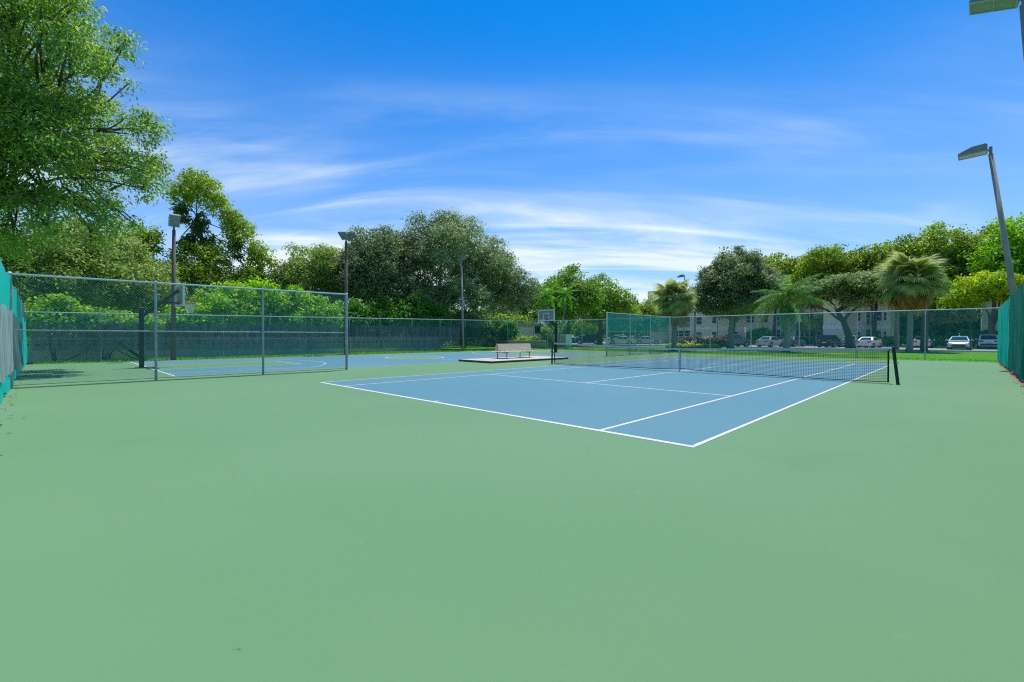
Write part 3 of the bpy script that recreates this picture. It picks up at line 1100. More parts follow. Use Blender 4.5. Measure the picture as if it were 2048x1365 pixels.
for x in (NL + 0.06, NR - 0.06):
    MB().box(x - 0.022, 11.878, 0.04, x + 0.022, 11.892, ntop(x) - 0.02).build('side_tape', 'net_cord', nt)
st = MB().box(CX - 0.027, 11.862, 0.06, CX + 0.027, 11.870, 0.925)
st.box(CX - 0.027, 11.900, 0.06, CX + 0.027, 11.908, 0.925)
st.box(CX - 0.027, 11.862, 0.917, CX + 0.027, 11.908, 0.927)
so = st.build('centre_strap', 'net_band', nt)
MB().box(CX - 0.03, 11.852, 0.36, CX + 0.03, 11.862, 0.42).build('buckle', 'galv_rust', so)
MB().tube((CX, 11.885, -0.02), (CX, 11.885, 0.07), 0.012, n=6).build('ground_anchor', 'galv_rust', nt)
for x, lean in ((-1.02, 0.02), (12.10, -0.12)):
    p = MB().tube((x, 11.885, -0.05), (x + lean, 11.885, 1.07), 0.042, n=12)
    p.tube((x + lean, 11.885, 1.07), (x + lean, 11.885, 1.095), 0.055, 0.04, n=12)
    po = p.build('post', 'net_post', nt)
    s = 1 if x < 0 else -1
    MB().tube((x + lean, 11.885, 1.055), (x + lean + s * 0.30, 11.885, 1.03), 0.008, n=5).build('net_cable', 'net_cord', nt)
    MB().tube((x + lean * .6 - s * .05, 11.83, 0.62), (x + lean * .6 - s * .05, 11.94, 0.62), 0.03, n=8).build('crank', 'galv_rust', po)

# ------------------------------------------------------------------ bench on its slab
sl = thing('concrete_slab', 'low tan concrete slab carrying the bench beside the net', 'slab', (-4.5, 13.0, 0))
MB().bevbox(-5.95, 9.95, -0.03, -3.35, 16.3, 0.105, 0.012).build('slab_body', 'slab_edge', sl)
for y0, y1 in ((9.97, 12.05), (12.06, 14.15), (14.16, 16.28)):
    MB().box(-5.93, y0, 0.100, -3.37, y1, 0.112).build('slab_panel', 'slab', sl)
bx0, by0, by1 = -4.98, 11.9, 14.6
bn = thing('park_bench', 'two sided bench with pale boards and black frame on the tan slab', 'bench', (bx0, 13.2, 0.112))
for i, sx in enumerate((-1, 1)):
    for k, (a, b) in enumerate(((0.16, 0.29), (0.31, 0.44))):
        xa, xb = sorted((bx0 + sx * a, bx0 + sx * b))
        MB().bevbox(xa, by0 - 0.1, 0.465, xb, by1 + 0.1, 0.505, 0.006).build('seat_board', 'bench_board', bn)
    # leaning back board, an A shaped pair
    x0, x1 = bx0 + sx * 0.150, bx0 + sx * 0.045
    dx, dz = (x1 - x0), 0.35
    ln = math.hypot(dx, dz)
    nx, nz_ = dz / ln * 0.018 * sx, -dx / ln * 0.018 * sx
    MB().sweep_y([(x0, 0.58), (x1, 0.93), (x1 + nx, 0.93 + nz_), (x0 + nx, 0.58 + nz_)], by0, by1).build('back_board', 'bench_board', bn)
for y in (by0 + 0.42, by1 - 0.42):
    for sx in (-1, 1):
        MB().tube((bx0 + sx * 0.37, y, 0.12), (bx0 + sx * 0.37, y, 0.45), 0.022, n=8).build('leg', 'black_metal', bn)
        MB().path([(bx0 + sx * 0.18, y, 0.48), (bx0 + sx * 0.14, y, 0.60), (bx0 + sx * 0.035, y, 0.90)], [0.015] * 3, 6).build('back_bracket', 'black_metal', bn)
    MB().box(bx0 - 0.47, y - 0.025, 0.42, bx0 + 0.47, y + 0.025, 0.463).build('cross_bar', 'black_metal', bn)
    MB().box(bx0 - 0.45, y - 0.03, 0.1125, bx0 + 0.45, y + 0.03, 0.135).build('foot_bar', 'black_metal', bn)

# ------------------------------------------------------------------ basketball hoops


def hoop(loc, face, label):
    """face +1 looks toward +y"""
    t = thing('basketball_hoop', label, 'basketball hoop', loc, 'basketball hoops')
    t['_o'] = (0, 0, 0)
    s = face
    MB().bevbox(-0.08, -0.08, -0.05, 0.08, 0.08, 2.52, 0.012).build('pole', 'black_metal', t)
    MB().box(-0.2, -0.2, -0.02, 0.2, 0.2, 0.02).build('base_plate', 'black_metal', t)
    for sx in (-0.09, 0.09):
        MB().tube((sx, 0.02 * s, 2.15), (sx, 1.26 * s, 3.32), 0.068, n=6).build('arm', 'black_metal', t)
    for sx in (-0.09, 0.09):
        MB().tube((sx, 0.62 * s, 2.78), (sx, 1.26 * s, 2.78), 0.035, n=6).build('lower_arm', 'black_metal', t)
    y = 1.30 * s
    yb = sorted((y, y + 0.035 * s))
    b = MB().box(-0.83, yb[0] + .008, 2.70, 0.83, yb[1] - .008, 3.52).build('backboard', 'acrylic', t)
    fr_ = MB()
    ya, yc = yb[0] - 0.02, yb[1] + 0.02
    fr_.box(-0.88, ya, 2.64, 0.88, yc, 2.72)
    fr_.box(-0.88, ya, 3.50, 0.88, yc, 3.58)
    fr_.box(-0.88, ya, 2.72, -0.81, yc, 3.50)
    fr_.box(0.81, ya, 2.72, 0.88, yc, 3.50)
    fr_.build('backboard_frame', 'board_white', b)
    sq = MB()
    yf = yb[1] - .006 if s > 0 else yb[0] - .002
    for (xa, za, xb, zb) in ((-0.32, 2.86, 0.32, 2.91), (-0.32, 3.24, 0.32, 3.29), (-0.32, 2.91, -0.27, 3.24), (0.27, 2.91, 0.32, 3.24)):
        sq.box(xa, yf, za, xb, yf + 0.008, zb)
    sq.build('target_square', 'board_white', b)
    MB().box(-0.13, min(y - .02 * s, y + 0.09 * s), 2.70, 0.13, max(y - .02 * s, y + 0.09 * s), 2.86).build('rim_bracket', 'rim_red', t)
    ry = y + (0.16 + 0.228) * s
    n = 20
    ring = [(0.228 * math.cos(2 * math.pi * k / n), ry + 0.228 * math.sin(2 * math.pi * k / n), 2.80) for k in range(n + 1)]
    MB().path(ring, [0.016] * (n + 1), 6).build('rim', 'rim_red', t)
    V = []
    for k in range(12):
        for sg in (1, -1):
            prev = None
            for j in range(6):
                q = 2 * math.pi * (k + sg * j * 0.5) / 12
                rr_ = 0.225 - 0.022 * j - (0.01 if j > 2 else 0)
                p = np.array([rr_ * math.cos(q), ry + rr_ * math.sin(q), 2.79 - 0.088 * j])
                if prev is not None:
                    h = 0.007
                    V.append([prev + (0, 0, h), prev - (0, 0, h), p - (0, 0, h), p + (0, 0, h)])
                    tt = np.array([-math.sin(q), math.cos(q), 0]) * h
                    V.append([prev + tt, prev - tt, p - tt, p + tt])
                prev = p
    o = np_mesh('hoop_net', np.array(V), 4, 'string_white', t)
    return t


hoop((HX, -2.83, 0), 1, 'black basketball hoop behind the open chain link divider, seen edge on')
hoop((HX, 24.75, 0), -1, 'black basketball hoop with clear backboard standing near the small far gate')

# ------------------------------------------------------------------ floodlights


def lamp_head(t, c, aim, tilt, size=1.0):
    """shoebox floodlight: sloping hood over a flat lens; aim = horizontal direction it reaches toward"""
    ax = Vector((aim[0], aim[1], 0)).normalized()
    sy = Vector((-ax.y, ax.x, 0))
    q = Matrix.Rotation(tilt, 3, sy)

    def w(x, y, z):
        v = ax * x + sy * y + Vector((0, 0, z))
        v = q @ v
        return tuple(Vector(c) + v * size)
    W2 = 0.33
    prof = [(0.04, 0.0), (1.02, 0.0), (1.02, 0.10), (0.55, 0.30), (0.10, 0.32), (0.04, 0.26)]
    n = len(prof)
    vs_ = [w(x, -W2, z) for x, z in prof] + [w(x, W2, z) for x, z in prof]
    fs = [tuple(range(n)), tuple(range(2 * n - 1, n - 1, -1))] + [(k, n + k, n + (k + 1) % n, (k + 1) % n) for k in range(n)]
    h = MB().add(vs_, fs).build('lamp_housing', 'lamp_case', t)
    fr_ = MB()
    for (x0, y0, x1, y1) in ((0.05, -0.32, 1.01, -0.28), (0.05, 0.28, 1.01, 0.32), (0.05, -0.28, 0.09, 0.28), (0.97, -0.28, 1.01, 0.28), (0.50, -0.28, 0.53, 0.28)):
        vs2 = [w(x, y, z) for z in (-0.035, 0.004) for x, y in ((x0, y0), (x1, y0), (x1, y1), (x0, y1))]
        fr_.add(vs2, [(0, 3, 2, 1), (4, 5, 6, 7), (0, 1, 5, 4), (1, 2, 6, 5), (2, 3, 7, 6), (3, 0, 4, 7)])
    fr_.build('lens_frame', 'galv_rust', h)
    vs2 = [w(x, y, z) for z in (-0.022, 0.003) for x, y in ((0.09, -0.28), (0.97, -0.28), (0.97, 0.28), (0.09, 0.28))]
    MB().add(vs2, [(0, 3, 2, 1), (4, 5, 6, 7), (0, 1, 5, 4), (1, 2, 6, 5), (2, 3, 7, 6), (3, 0, 4, 7)]).build('lens', 'lamp_lens', h)
    return h


def floodlight(base, top, r, aims, tilt, label, pm, size=1.0, square=False, group='court floodlights'):
    t = thing('floodlight_pole', label, 'floodlight', base, group)
    b, tp = Vector(base), Vector(top)
    MB().tube(b - Vector((0, 0, 0.06)), tp, r, r * 0.62, n=4 if square else 12).build('pole', pm, t, smooth=not square)
    MB().tube(tp - Vector((0, 0, 0.02)), tp + Vector((0, 0, 0.34)), 0.055, n=8).build('spigot', 'lamp_case', t)
    for a in aims:
        c = tp + Vector((0, 0, 0.14))
        d = Vector((a[0], a[1], 0)).normalized()
        MB().tube(c, c + d * 0.16 + Vector((0, 0, .10)), 0.04, n=7).build('knuckle', 'lamp_case', t)
        lamp_head(t, c + d * 0.06, a, tilt, size)
    return t


floodlight((15.20, 12.62, 0), (14.52, 12.62, 10.25), 0.145, [(-1, 0.02)], math.radians(-16), 'leaning concrete floodlight pole with a tilted lens, rising behind the deep green screen', 'conc_post')
floodlight((15.55, 24.92, 0), (14.36, 24.92, 9.85), 0.135, [(-1, 0.03)], math.radians(2), 'leaning concrete floodlight pole with a level lens, rising behind the teal screen', 'conc_post')
floodlight((-17.55, -0.72, 0), (-17.55, -0.66, 7.15), 0.13, [(1, -0.05)], math.radians(-52), 'brown floodlight pole standing near the black hoop seen edge on', 'wood_post', 0.74)
floodlight((-18.25, 9.55, 0), (-18.35, 9.6, 8.15), 0.14, [(0.9, 0.8), (0.8, -0.9)], math.radians(-25), 'brown pole with twin floodlight heads at the end of the open divider', 'wood_post', 0.8)
floodlight((-19.0, 21.1, 0), (-19.3, 21.1, 8.2), 0.115, [(1, 0.3)], math.radians(-32), 'pale concrete floodlight pole in front of the great dark oak', 'conc_post', 0.7)
floodlight((-14.9, 58.9, 0), (-14.9, 58.9, 9.9), 0.11, [(-1, -0.5)], math.radians(4), 'slender parking lot lamp half hidden behind the fan palm by the maroon hedge', 'conc_post', 0.9, group='parking lamps')

# ------------------------------------------------------------------ low wall behind the back fence
wl_ = thing('boundary_wall', 'low grey boundary wall seen through the dark back windscreen', 'wall', (-20.4, -8, 0))
wp = np.linspace(-9, 20.5, 13)
for i, (a, b) in enumerate(zip(wp[:-1], wp[1:])):
    xa = -20.3 - (a + 6.3) * 0.055
    xb = -20.3 - (b + 6.3) * 0.055
    MB().prism([(xa, a + .012), (xb, b - .012), (xb - 0.18, b - .012), (xa - 0.18, a + .012)], -0.06, 1.22).build('wall_panel', 'wall_grey', wl_)
    MB().prism([(xa + .03, a + .012), (xb + .03, b - .012), (xb - 0.21, b - .012), (xa - 0.21, a + .012)], 1.2205, 1.29).build('coping', 'wall_grey', wl_)
    for k in range(6):
        yv = a + (b - a) * (k + 0.5) / 6
        xv = -20.3 - (yv + 6.3) * 0.055
        MB().box(xv - 0.05, yv - 0.10, 0.80, xv + 0.006, yv + 0.10, 0.90).build('slot_shade', 'shade_dark', wl_)  # flush dark block, shade of a slot painted in; nothing is cut out

# ------------------------------------------------------------------ buildings


def win(t, x0, x1, z0, z1, y, cols=1, rows=2, sill=True, depth=0.06):
    f = MB()
    fw = 0.07
    f.box(x0, y - depth, z0, x1, y - .001, z0 + fw)
    f.box(x0, y - depth, z1 - fw, x1, y - .001, z1)
    f.box(x0, y - depth, z0 + fw, x0 + fw, y - .001, z1 - fw)
    f.box(x1 - fw, y - depth, z0 + fw, x1, y - .001, z1 - fw)
    for k in range(1, cols):
        xm = x0 + (x1 - x0) * k / cols
        f.box(xm - fw / 2, y - depth * .9, z0 + fw, xm + fw / 2, y - .001, z1 - fw)
    for k in range(1, rows):
        zm = z0 + (z1 - z0) * k / rows
        f.box(x0 + fw, y - depth * .8, zm - fw / 2, x1 - fw, y - .001, zm + fw / 2)
    w_ = f.build('window', 'trim_white', t)
    for i in range(cols):
        for k in range(rows):
            xa, xb = x0 + (x1 - x0) * i / cols, x0 + (x1 - x0) * (i + 1) / cols
            za, zb = z0 + (z1 - z0) * k / rows, z0 + (z1 - z0) * (k + 1) / rows
            MB().box(xa + .03, y - 0.022, za + .03, xb - .03, y - 0.004, zb - .03).build('pane', 'win_glass', w_)
    if sill:
        MB().box(x0 - .06, y - 0.12, z0 - 0.08, x1 + .06, y - .001, z0 - .005).build('sill', 'trim_white', w_)
    return w_


def porch(t, x0, x1, z0, z1, y, ncol=3):
    """screened balcony: dark panel painted as recess shade, with white posts, rail and balusters"""
    p = MB().box(x0, y - 0.05, z0, x1, y - .001, z1).build('balcony', 'shade_dark', t)  # flat panel on the wall face, recess shade put into its colour
    f = MB()
    for k in range(ncol + 1):
        x = x0 + (x1 - x0) * k / ncol
        f.box(x - 0.07, y - 0.16, z0, x + 0.07, y - .052, z1)
    f.box(x0, y - 0.15, z0 + 1.0, x1, y - .053, z0 + 1.08)
    f.box(x0, y - 0.14, z1 - 0.55, x1, y - .054, z1 - 0.48)
    f.build('balcony_frame', 'trim_white', p)
    g = MB()
    for x in np.arange(x0 + 0.12, x1, 0.16):
        g.box(x - 0.018, y - 0.12, z0, x + 0.018, y - .06, z0 + 1.0)
    g.build('balusters', 'trim_white', p)


B1 = thing('apartment_building', 'three storey beige apartment building with white bands behind the parked silver sedan', 'building', (-14, 90, 0))
Y = 85.0
MB().box(-33.0, Y, -0.1, 6.0, Y + 13, 9.4).build('wall', 'stucco_beige', B1)
MB().box(-33.4, Y - 0.35, 9.41, 6.3, Y + 13.3, 9.9).build('roof', 'roof_flat', B1)
MB().box(-33.6, Y - 1.4, -0.1, -29.8, Y - .01, 10.9).build('stair_tower', 'stucco_tan', B1)
for z in (2.62, 5.55, 8.5):
    for xa, xb in ((-29.78, -1.92), (0.82, 2.9), (3.72, 6.02)):
        MB().box(xa, Y - 0.10, z, xb, Y - .004, z + 0.62).build('floor_band', 'trim_white', B1)
MB().box(-1.9, Y - 4.2, -0.1, 0.8, Y - .005, 9.39).build('projecting_bay', 'stucco_tan', B1)
MB().box(-1.95, Y - 4.28, 2.62, 0.6, Y - 4.204, 3.22).build('floor_band', 'trim_white', B1)
for fl in range(3):
    z = 0.25 + 2.92 * fl
    for (a, b, c, zz0, zz1) in ((1.75, 2.4, 1, 0.75, 2.1), (4.2, 5.0, 1, 0.7, 2.2), (5.15, 5.6, 1, 0.75, 2.1), (-3.6, -2.3, 2, 0.75, 2.1), (-12.4, -10.9, 2, 0.75, 2.1),
                               (-14.6, -13.2, 2, 0.75, 2.1), (-17.2, -16.0, 2, 0.75, 2.1), (-23.9, -22.7, 1, 0.55, 2.1), (-20.8, -19.9, 1, 0.75, 2.1)):
        win(B1, a, b, z + zz0, z + zz1, Y, c, 2)
    for (a, b, k) in ((-9.6, -7.4, 3), (-6.6, -3.9, 4), (-28.6, -25.0, 3), (3.0, 3.65, 1)):
        porch(B1, a, b, z + 0.10, z + 2.30, Y - 0.002, k)
B2 = thing('apartment_building', 'white apartment building showing past the white crossover by the teal screen', 'building', (22, 93, 0))
Y2 = 90.0
MB().box(15.9, Y2, -0.1, 34, Y2 + 12, 8.6).build('wall', 'stucco_white', B2)
MB().box(15.6, Y2 - 0.3, 8.61, 34.3, Y2 + 12.3, 9.0).build('roof', 'roof_flat', B2)
for z in (2.9, 5.8):
    MB().box(15.88, Y2 - 0.10, z, 34.0, Y2 - .003, z + 0.5).build('floor_band', 'trim_white', B2)
for fl in range(3):
    for x in (16.9, 20.6, 24.3):
        win(B2, x, x + 1.6, 1.0 + 2.9 * fl, 2.4 + 2.9 * fl, Y2, 2, 2)
# small service building beyond the far left corner
B3 = thing('service_building', 'small tan flat roofed service building past the far corner gate', 'building', (-33, 39.5, 0))
MB().box(-40, 36.4, -0.1, -27.6, 42, 2.62).build('wall', 'stucco_beige', B3)
MB().box(-40.2, 36.15, 2.621, -27.4, 42.2, 3.05).build('roof', 'stucco_pink', B3)
dd = MB().box(-31.2, 36.36, 0.0, -30.2, 36.399, 2.1).build('door', 'sign_grey', B3)
MB().box(-30.4, 36.30, 0.98, -30.3, 36.358, 1.04).build('handle', 'galv', dd)
win(B3, -29.6, -28.4, 1.0, 2.0, 36.4, 2, 1)
win(B3, -34.6, -33.2, 1.0, 2.0, 36.4, 2, 1)
pw = thing('planter_wall', 'low peach planter wall with yellow hedge beside the far gate', 'wall', (-26, 37.5, 0))
for i in range(4):
    MB().box(-29.0 + i * 2.1, 34.6, -0.08, -26.93 + i * 2.1, 34.85, 0.78).build('wall_panel', 'stucco_pink', pw)
    MB().box(-29.0 + i * 2.1, 34.55, 0.781, -26.93 + i * 2.1, 34.9, 0.86).build('coping', 'stucco_beige', pw)
en = thing('utility_enclosure', 'pale grey boxy utility enclosure behind the clear backboard hoop', 'enclosure', (-21.2, 37.8, 0))
MB().bevbox(-22.8, 37.2, -0.05, -19.6, 38.3, 1.52, 0.02).build('cabinet', 'sign_white', en)
for i in range(4):
    MB().box(-22.7 + i * 0.78, 37.16, 0.15, -22.0 + i * 0.78, 37.199, 1.4).build('door_panel', 'sign_grey', en)
MB().box(-22.9, 37.1, 1.521, -19.5, 38.4, 1.60).build('lid', 'sign_white', en)

# ------------------------------------------------------------------ vehicles


def ring_body(st, name, m, t):
    vs_, fs = [], []
    n = 8
    for (x, zb, zt, hw) in st:
        zm = zb + (zt - zb) * 0.62
        for s in (-1, 1):
            pts = [(x, s * hw * 0.88, zb), (x, s * hw, zb + 0.10), (x, s * hw, zm), (x, s * hw * 0.90, zt)]
            vs_ += pts if s < 0 else pts[::-1]
    for i in range(len(st) - 1):
        for k in range(n):
            j = (k + 1) % n
            fs.append((i * n + k, (i + 1) * n + k, (i + 1) * n + j, i * n + j))
    fs.append(tuple(range(n)))
    e = (len(st) - 1) * n
    fs.append(tuple(range(e + n - 1, e - 1, -1)))
    return MB().add(vs_, fs).build(name, m, t)


def pane(t, name, quad, m='car_glass', off=0.012, thick=0.02):
    q = [Vector(p) for p in quad]
    nrm = (q[1] - q[0]).cross(q[3] - q[0]).normalized()
    c = sum(q, Vector()) / 4
    if nrm.dot(c - Vector((0, 0, 0.9))) < 0:
        nrm = -nrm
    a = [p + nrm * off for p in q]
    b = [p - nrm * thick for p in q]
    return MB().add(a + b, [(0, 1, 2, 3), (7, 6, 5, 4), (0, 4, 5, 1), (1, 5, 6, 2), (2, 6, 7, 3), (3, 7, 4, 0)]).build(name, m, t)


def lerp(a, b, t):
    return Vector(a) + (Vector(b) - Vector(a)) * t


def quad_in(q, u0, u1, v0, v1):
    """part of a quad, q = bottom-left, bottom-right, top-right, top-left"""
    def at(u, v):
        return lerp(lerp(q[0], q[1], u), lerp(q[3], q[2], u), v)
    return [at(u0, v0), at(u1, v0), at(u1, v1), at(u0, v1)]


def make_car(kind, paint, label, loc, heading, scale=1.0, cat='car'):
    """local +x is the front"""
    t = thing({'sedan': 'parked_car', 'suv': 'parked_car', 'pickup': 'pickup_truck'}[kind], label, cat, (0, 0, 0), 'vehicles in the parking lot')
    if kind == 'sedan':
        st = [(-2.36, .34, .80, .72), (-2.28, .24, .98, .82), (-1.6, .22, 1.03, .90), (-.6, .20, .98, .91), (.7, .20, .96, .91), (1.5, .22, .90, .90), (2.05, .24, .80, .86), (2.34, .30, .62, .72)]
        gh = (-1.72, -0.95, 0.30, 1.12, 0.94, 1.45, .83, .60)
        wx, wr = (-1.40, 1.42), .33
    elif kind == 'suv':
        st = [(-2.26, .42, 1.02, .78), (-2.20, .30, 1.10, .86), (-1.5, .28, 1.12, .93), (-.4, .26, 1.08, .94), (.8, .26, 1.06, .94), (1.5, .28, 1.02, .92), (2.05, .30, .92, .88), (2.28, .36, .72, .76)]
        gh = (-2.16, -1.82, 0.25, 1.10, 1.06, 1.70, .86, .68)
        wx, wr = (-1.36, 1.40), .37
    else:
        st = [(-2.80, .55, 1.12, .92), (-2.74, .45, 1.16, .96), (-1.5, .42, 1.17, .97), (-.3, .38, 1.15, .97), (1.0, .38, 1.14, .97), (1.9, .40, 1.10, .96), (2.5, .42, 1.02, .93), (2.72, .50, .82, .84)]
        gh = (-0.85, -0.62, 0.75, 1.35, 1.13, 1.84, .88, .70)
        wx, wr = (-1.75, 1.75), .40
    body = ring_body(st, 'body', paint, t)
    xr0, xr1, xf1, xf0, zb, zt, wb, wt = gh
    # cabin: pillars and roof in body colour
    lo = [(xr0, -wb, zb), (xf0, -wb, zb), (xf0, wb, zb), (xr0, wb, zb)]
    hi = [(xr1, -wt, zt - .05), (xf1, -wt, zt - .05), (xf1, wt, zt - .05), (xr1, wt, zt - .05)]
    tp = [(xr1 + .15, -wt * .82, zt), (xf1 - .22, -wt * .82, zt), (xf1 - .22, wt * .82, zt), (xr1 + .15, wt * .82, zt)]
    v = lo + hi + tp
    fs = [(0, 1, 5, 4), (1, 2, 6, 5), (2, 3, 7, 6), (3, 0, 4, 7), (4, 5, 9, 8), (5, 6, 10, 9), (6, 7, 11, 10), (7, 4, 8, 11), (8, 9, 10, 11), (3, 2, 1, 0)]
    MB().add(v, fs).build('cabin', paint, t)
    pane(t, 'windshield', quad_in([lo[1], lo[2], hi[2], hi[1]], .07, .93, .08, .93))
    pane(t, 'rear_window', quad_in([lo[3], lo[0], hi[0], hi[3]], .09, .91, .10, .90))
    for s, (a, b, c, d) in ((-1, (lo[0], lo[1], hi[1], hi[0])), (1, (lo[2], lo[3], hi[3], hi[2]))):
        q = [a, b, c, d]
        cuts = ((.08, .36), (.39, .66), (.69, .93)) if kind == 'suv' else ((.10, .46), (.50, .90))
        if s > 0:
            cuts = tuple((1 - y, 1 - x) for x, y in cuts)
        for u0, u1 in cuts:
            pane(t, 'side_window', quad_in(q, u0, u1, .10, .88))
    hw = max(s[3] for s in st)
    for x in wx:
        for s in (-1, 1):
            y1 = s * (hw + .012)
            w_ = MB().tube((x, s * (hw - .20), wr), (x, y1, wr), wr, n=18).build('wheel', 'tyre', t)
            MB().tube((x, s * (hw - .02), wr), (x, s * (hw + .022), wr), wr * .64, wr * .58, n=14).build('rim', 'rim_metal', w_)
            MB().tube((x, s * (hw - .30), wr + .02), (x, s * (hw + .004), wr + .02), wr * 1.16, n=18).build('wheel_arch', 'trim_black', t)
    # lights, bumpers, plate, mirrors
    xr, xf = st[0][0], st[-1][0]
    zl = st[1][2] - .14
    for s in (-1, 1):
        MB().box(xr - .012, min(s * .42, s * .80), zl - .16, xr + .17, max(s * .42, s * .80), zl + .02).build('tail_light', 'tail_red', t)
        MB().box(xf - .26, min(s * .46, s * .80), st[-1][2] - .10, xf + .008, max(s * .46, s * .80), st[-1][2] + .05).build('headlight', 'head_clear', t)
        MB().bevbox(xf0 - .42, min(s * (hw - .04), s * (hw + .16)), zb - .02, xf0 - .26, max(s * (hw - .04), s * (hw + .16)), zb + .14, .03).build('mirror', paint, t)
    MB().box(xr - .02, -.70, st[0][1], xr + .1, .70, st[0][1] + .20).build('rear_bumper', 'trim_black' if kind != 'sedan' else paint, t)
    MB().box(xr - .026, -.26, zl - .34, xr + .02, .26, zl - .20).build('number_plate', 'plate', t)
    MB().box(xf - .08, -.52, st[-1][1] + .02, xf + .02, .52, st[-1][2] - .10).build('grille', 'trim_black', t)
    MB().box(st[1][0] + .1, -hw * .85, .16, st[-2][0], hw * .85, .30).build('underbody', 'trim_black', t)
    if kind == 'pickup':
        MB().box(-2.62, -.80, 1.165, -.92, .80, 1.185).build('bed_shade', 'trim_black', t)  # flat dark panel painted as the shade inside the open bed
        MB().box(-2.86, -.85, .48, -2.70, .85, .66).build('step_bumper', 'rim_metal', t)
    t.location = (loc[0], loc[1], -0.026 if len(loc) < 3 else loc[2])
    t.rotation_euler = (0, 0, math.radians(heading))
    t.scale = (scale, scale, scale)
    return t


make_car('suv', 'paint_navy', 'dark navy sport utility parked side on left of the dark trunk', (-35.0, 64.0), 205, 1.08)
make_car('sedan', 'paint_navy', 'dark blue car parked farther along past the dark navy sport utility', (-43.5, 68.5), 195)
make_car('suv', 'paint_white', 'white sport utility parked behind the white side on sedan', (-35.6, 74.5), 200, 0.98)
make_car('sedan', 'paint_pearl', 'off white sedan parked side on, seen through the teal screen', (-28.9, 65.2), 206)
make_car('sedan', 'paint_white', 'white car tucked behind the off white side on sedan', (-31.0, 75.5), 205)
make_car('sedan', 'paint_beige', 'beige sedan with red tail lights parked past the teal screen', (-26.2, 69.6), 28)
make_car('suv', 'paint_silver', 'silver sport utility beyond the dark navy one', (-45.0, 76.0), 200)
make_car('pickup', 'paint_grey', 'dark grey pickup truck parked behind the forked trunk', (-9.4, 62.3), 62, 0.95, 'truck')
make_car('sedan', 'paint_silver', 'silver sedan seen from behind near the round clipped shrub', (-5.4, 65.4), 78)
make_car('sedan', 'paint_grey', 'charcoal car just past the silver sedan', (-3.6, 69.6), 80)
make_car('suv', 'paint_black', 'black sport utility seen from behind beside the leaning trunk', (1.0, 68.6), 84)
make_car('suv', 'paint_silver', 'silver car partly hidden behind the leaning trunk', (2.9, 73.6), 86, .95)
make_car('sedan', 'paint_white', 'white sedan seen from behind beside the leaning trunk', (5.0, 71.0), 80)
make_car('sedan', 'paint_pearl', 'pearl sedan with red tail lights behind the big fan palm', (10.1, 77.0), 88, 1.05)
make_car('sedan', 'paint_blue', 'blue grey sedan facing the courts across the grass', (13.55, 69.0), 268, 1.08)
make_car('suv', 'paint_white', 'white crossover seen from behind next to the blue grey sedan', (16.15, 77.2), 89, 1.05)

# ------------------------------------------------------------------ trees and shrubs on the left
# near tree leaning over the near end fence
LB = (-10.5, -9.2, -0.05)
lobes = [(40, 20, 85), (130, 40, 70), (200, 40, 45), (240, 72, 32), (265, 102, 20), (55, 130, 85), (150, 135, 62), (212, 140, 32), (50, 250, 100), (150, 230, 72), (220, 232, 52), (280, 242, 44),
         (320, 270, 34), (342, 286, 20), (100, 335, 80), (190, 310, 60), (258, 322, 50), (308, 332, 32), (218, 382, 42), (284, 376, 32), (40, 420, 75), (120, 415, 52), (186, 440, 42), (240, 432, 34),
         (264, 456, 24), (205, 474, 26), (30, 500, 45), (95, 480, 40), (-60, 60, 110), (-70, 220, 120), (-60, 380, 110)]
lb = []
for k, (a, b, r) in enumerate(lobes):      # laid out as a fan of lobes on the court side of the trunk
    q = r * 0.0165
    lb.append((-10.7 + 1.9 * math.sin(k * 2.4), -5.5 + (a - 100) * 0.014, 9.1 - (b - 250) * 0.0174, q * 1.35, q, q * 0.92))
tree('broadleaf_tree', 'tall bright green tree leaning over the turquoise near end screen', LB,
     [(-10.6, -8.7, 2.2), (-10.9, -7.9, 4.4), (-11.2, -6.9, 6.4), (-11.0, -6.6, 8.4)], 0.34, lb,
     'leaf_left', 4700, 16, 0.21, 0.115, limbs=280, gap=0.30, gk=2.0, seed=4, aspect=0.34, shell=0.6, bil=False)
# olive bushy trees
tree('olive_tree', 'dense greyish olive tree rising behind the open divider fence', (-24.0, -4.0, 0), [(-23.9, -3.9, 1.6), (-23.8, -3.8, 3.0)], 0.22,
     [(-23.8, -3.4, 4.6, 3.0, 2.6, 2.8), (-22.6, -5.6, 4.6, 2.6, 2.2, 2.6), (-24.4, -1.0, 4.2, 2.6, 2.2, 2.4), (-24.2, -4.6, 6.6, 2.4, 2.0, 1.9), (-24.6, -2.2, 6.4, 1.8, 1.6, 1.4), (-22.0, -7.6, 4.6, 2.4, 2.2, 2.6)],
     'leaf_olive', 2600, 22, 0.30, 0.17, bark='bark_pale', limbs=60, seed=8, aspect=0.33, gap=0.05, gk=1.4)
tree('olive_tree', 'pale yellow olive tree between the leaning tree and the brown floodlight pole', (-30.5, -2.0, 0), [(-30.4, -1.9, 2.4), (-30.6, -1.7, 5.0)], 0.2,
     [(-30.4, -1.8, 6.6, 2.6, 1.9, 2.4), (-30.6, -0.4, 8.3, 1.5, 1.2, 1.6), (-30.0, -4.2, 5.8, 2.2, 1.8, 2.0), (-30.6, 1.4, 5.6, 2.4, 1.9, 2.2)],
     'leaf_yellow', 1200, 20, 0.30, 0.17, limbs=40, seed=9, gap=0.22, gk=1.3)


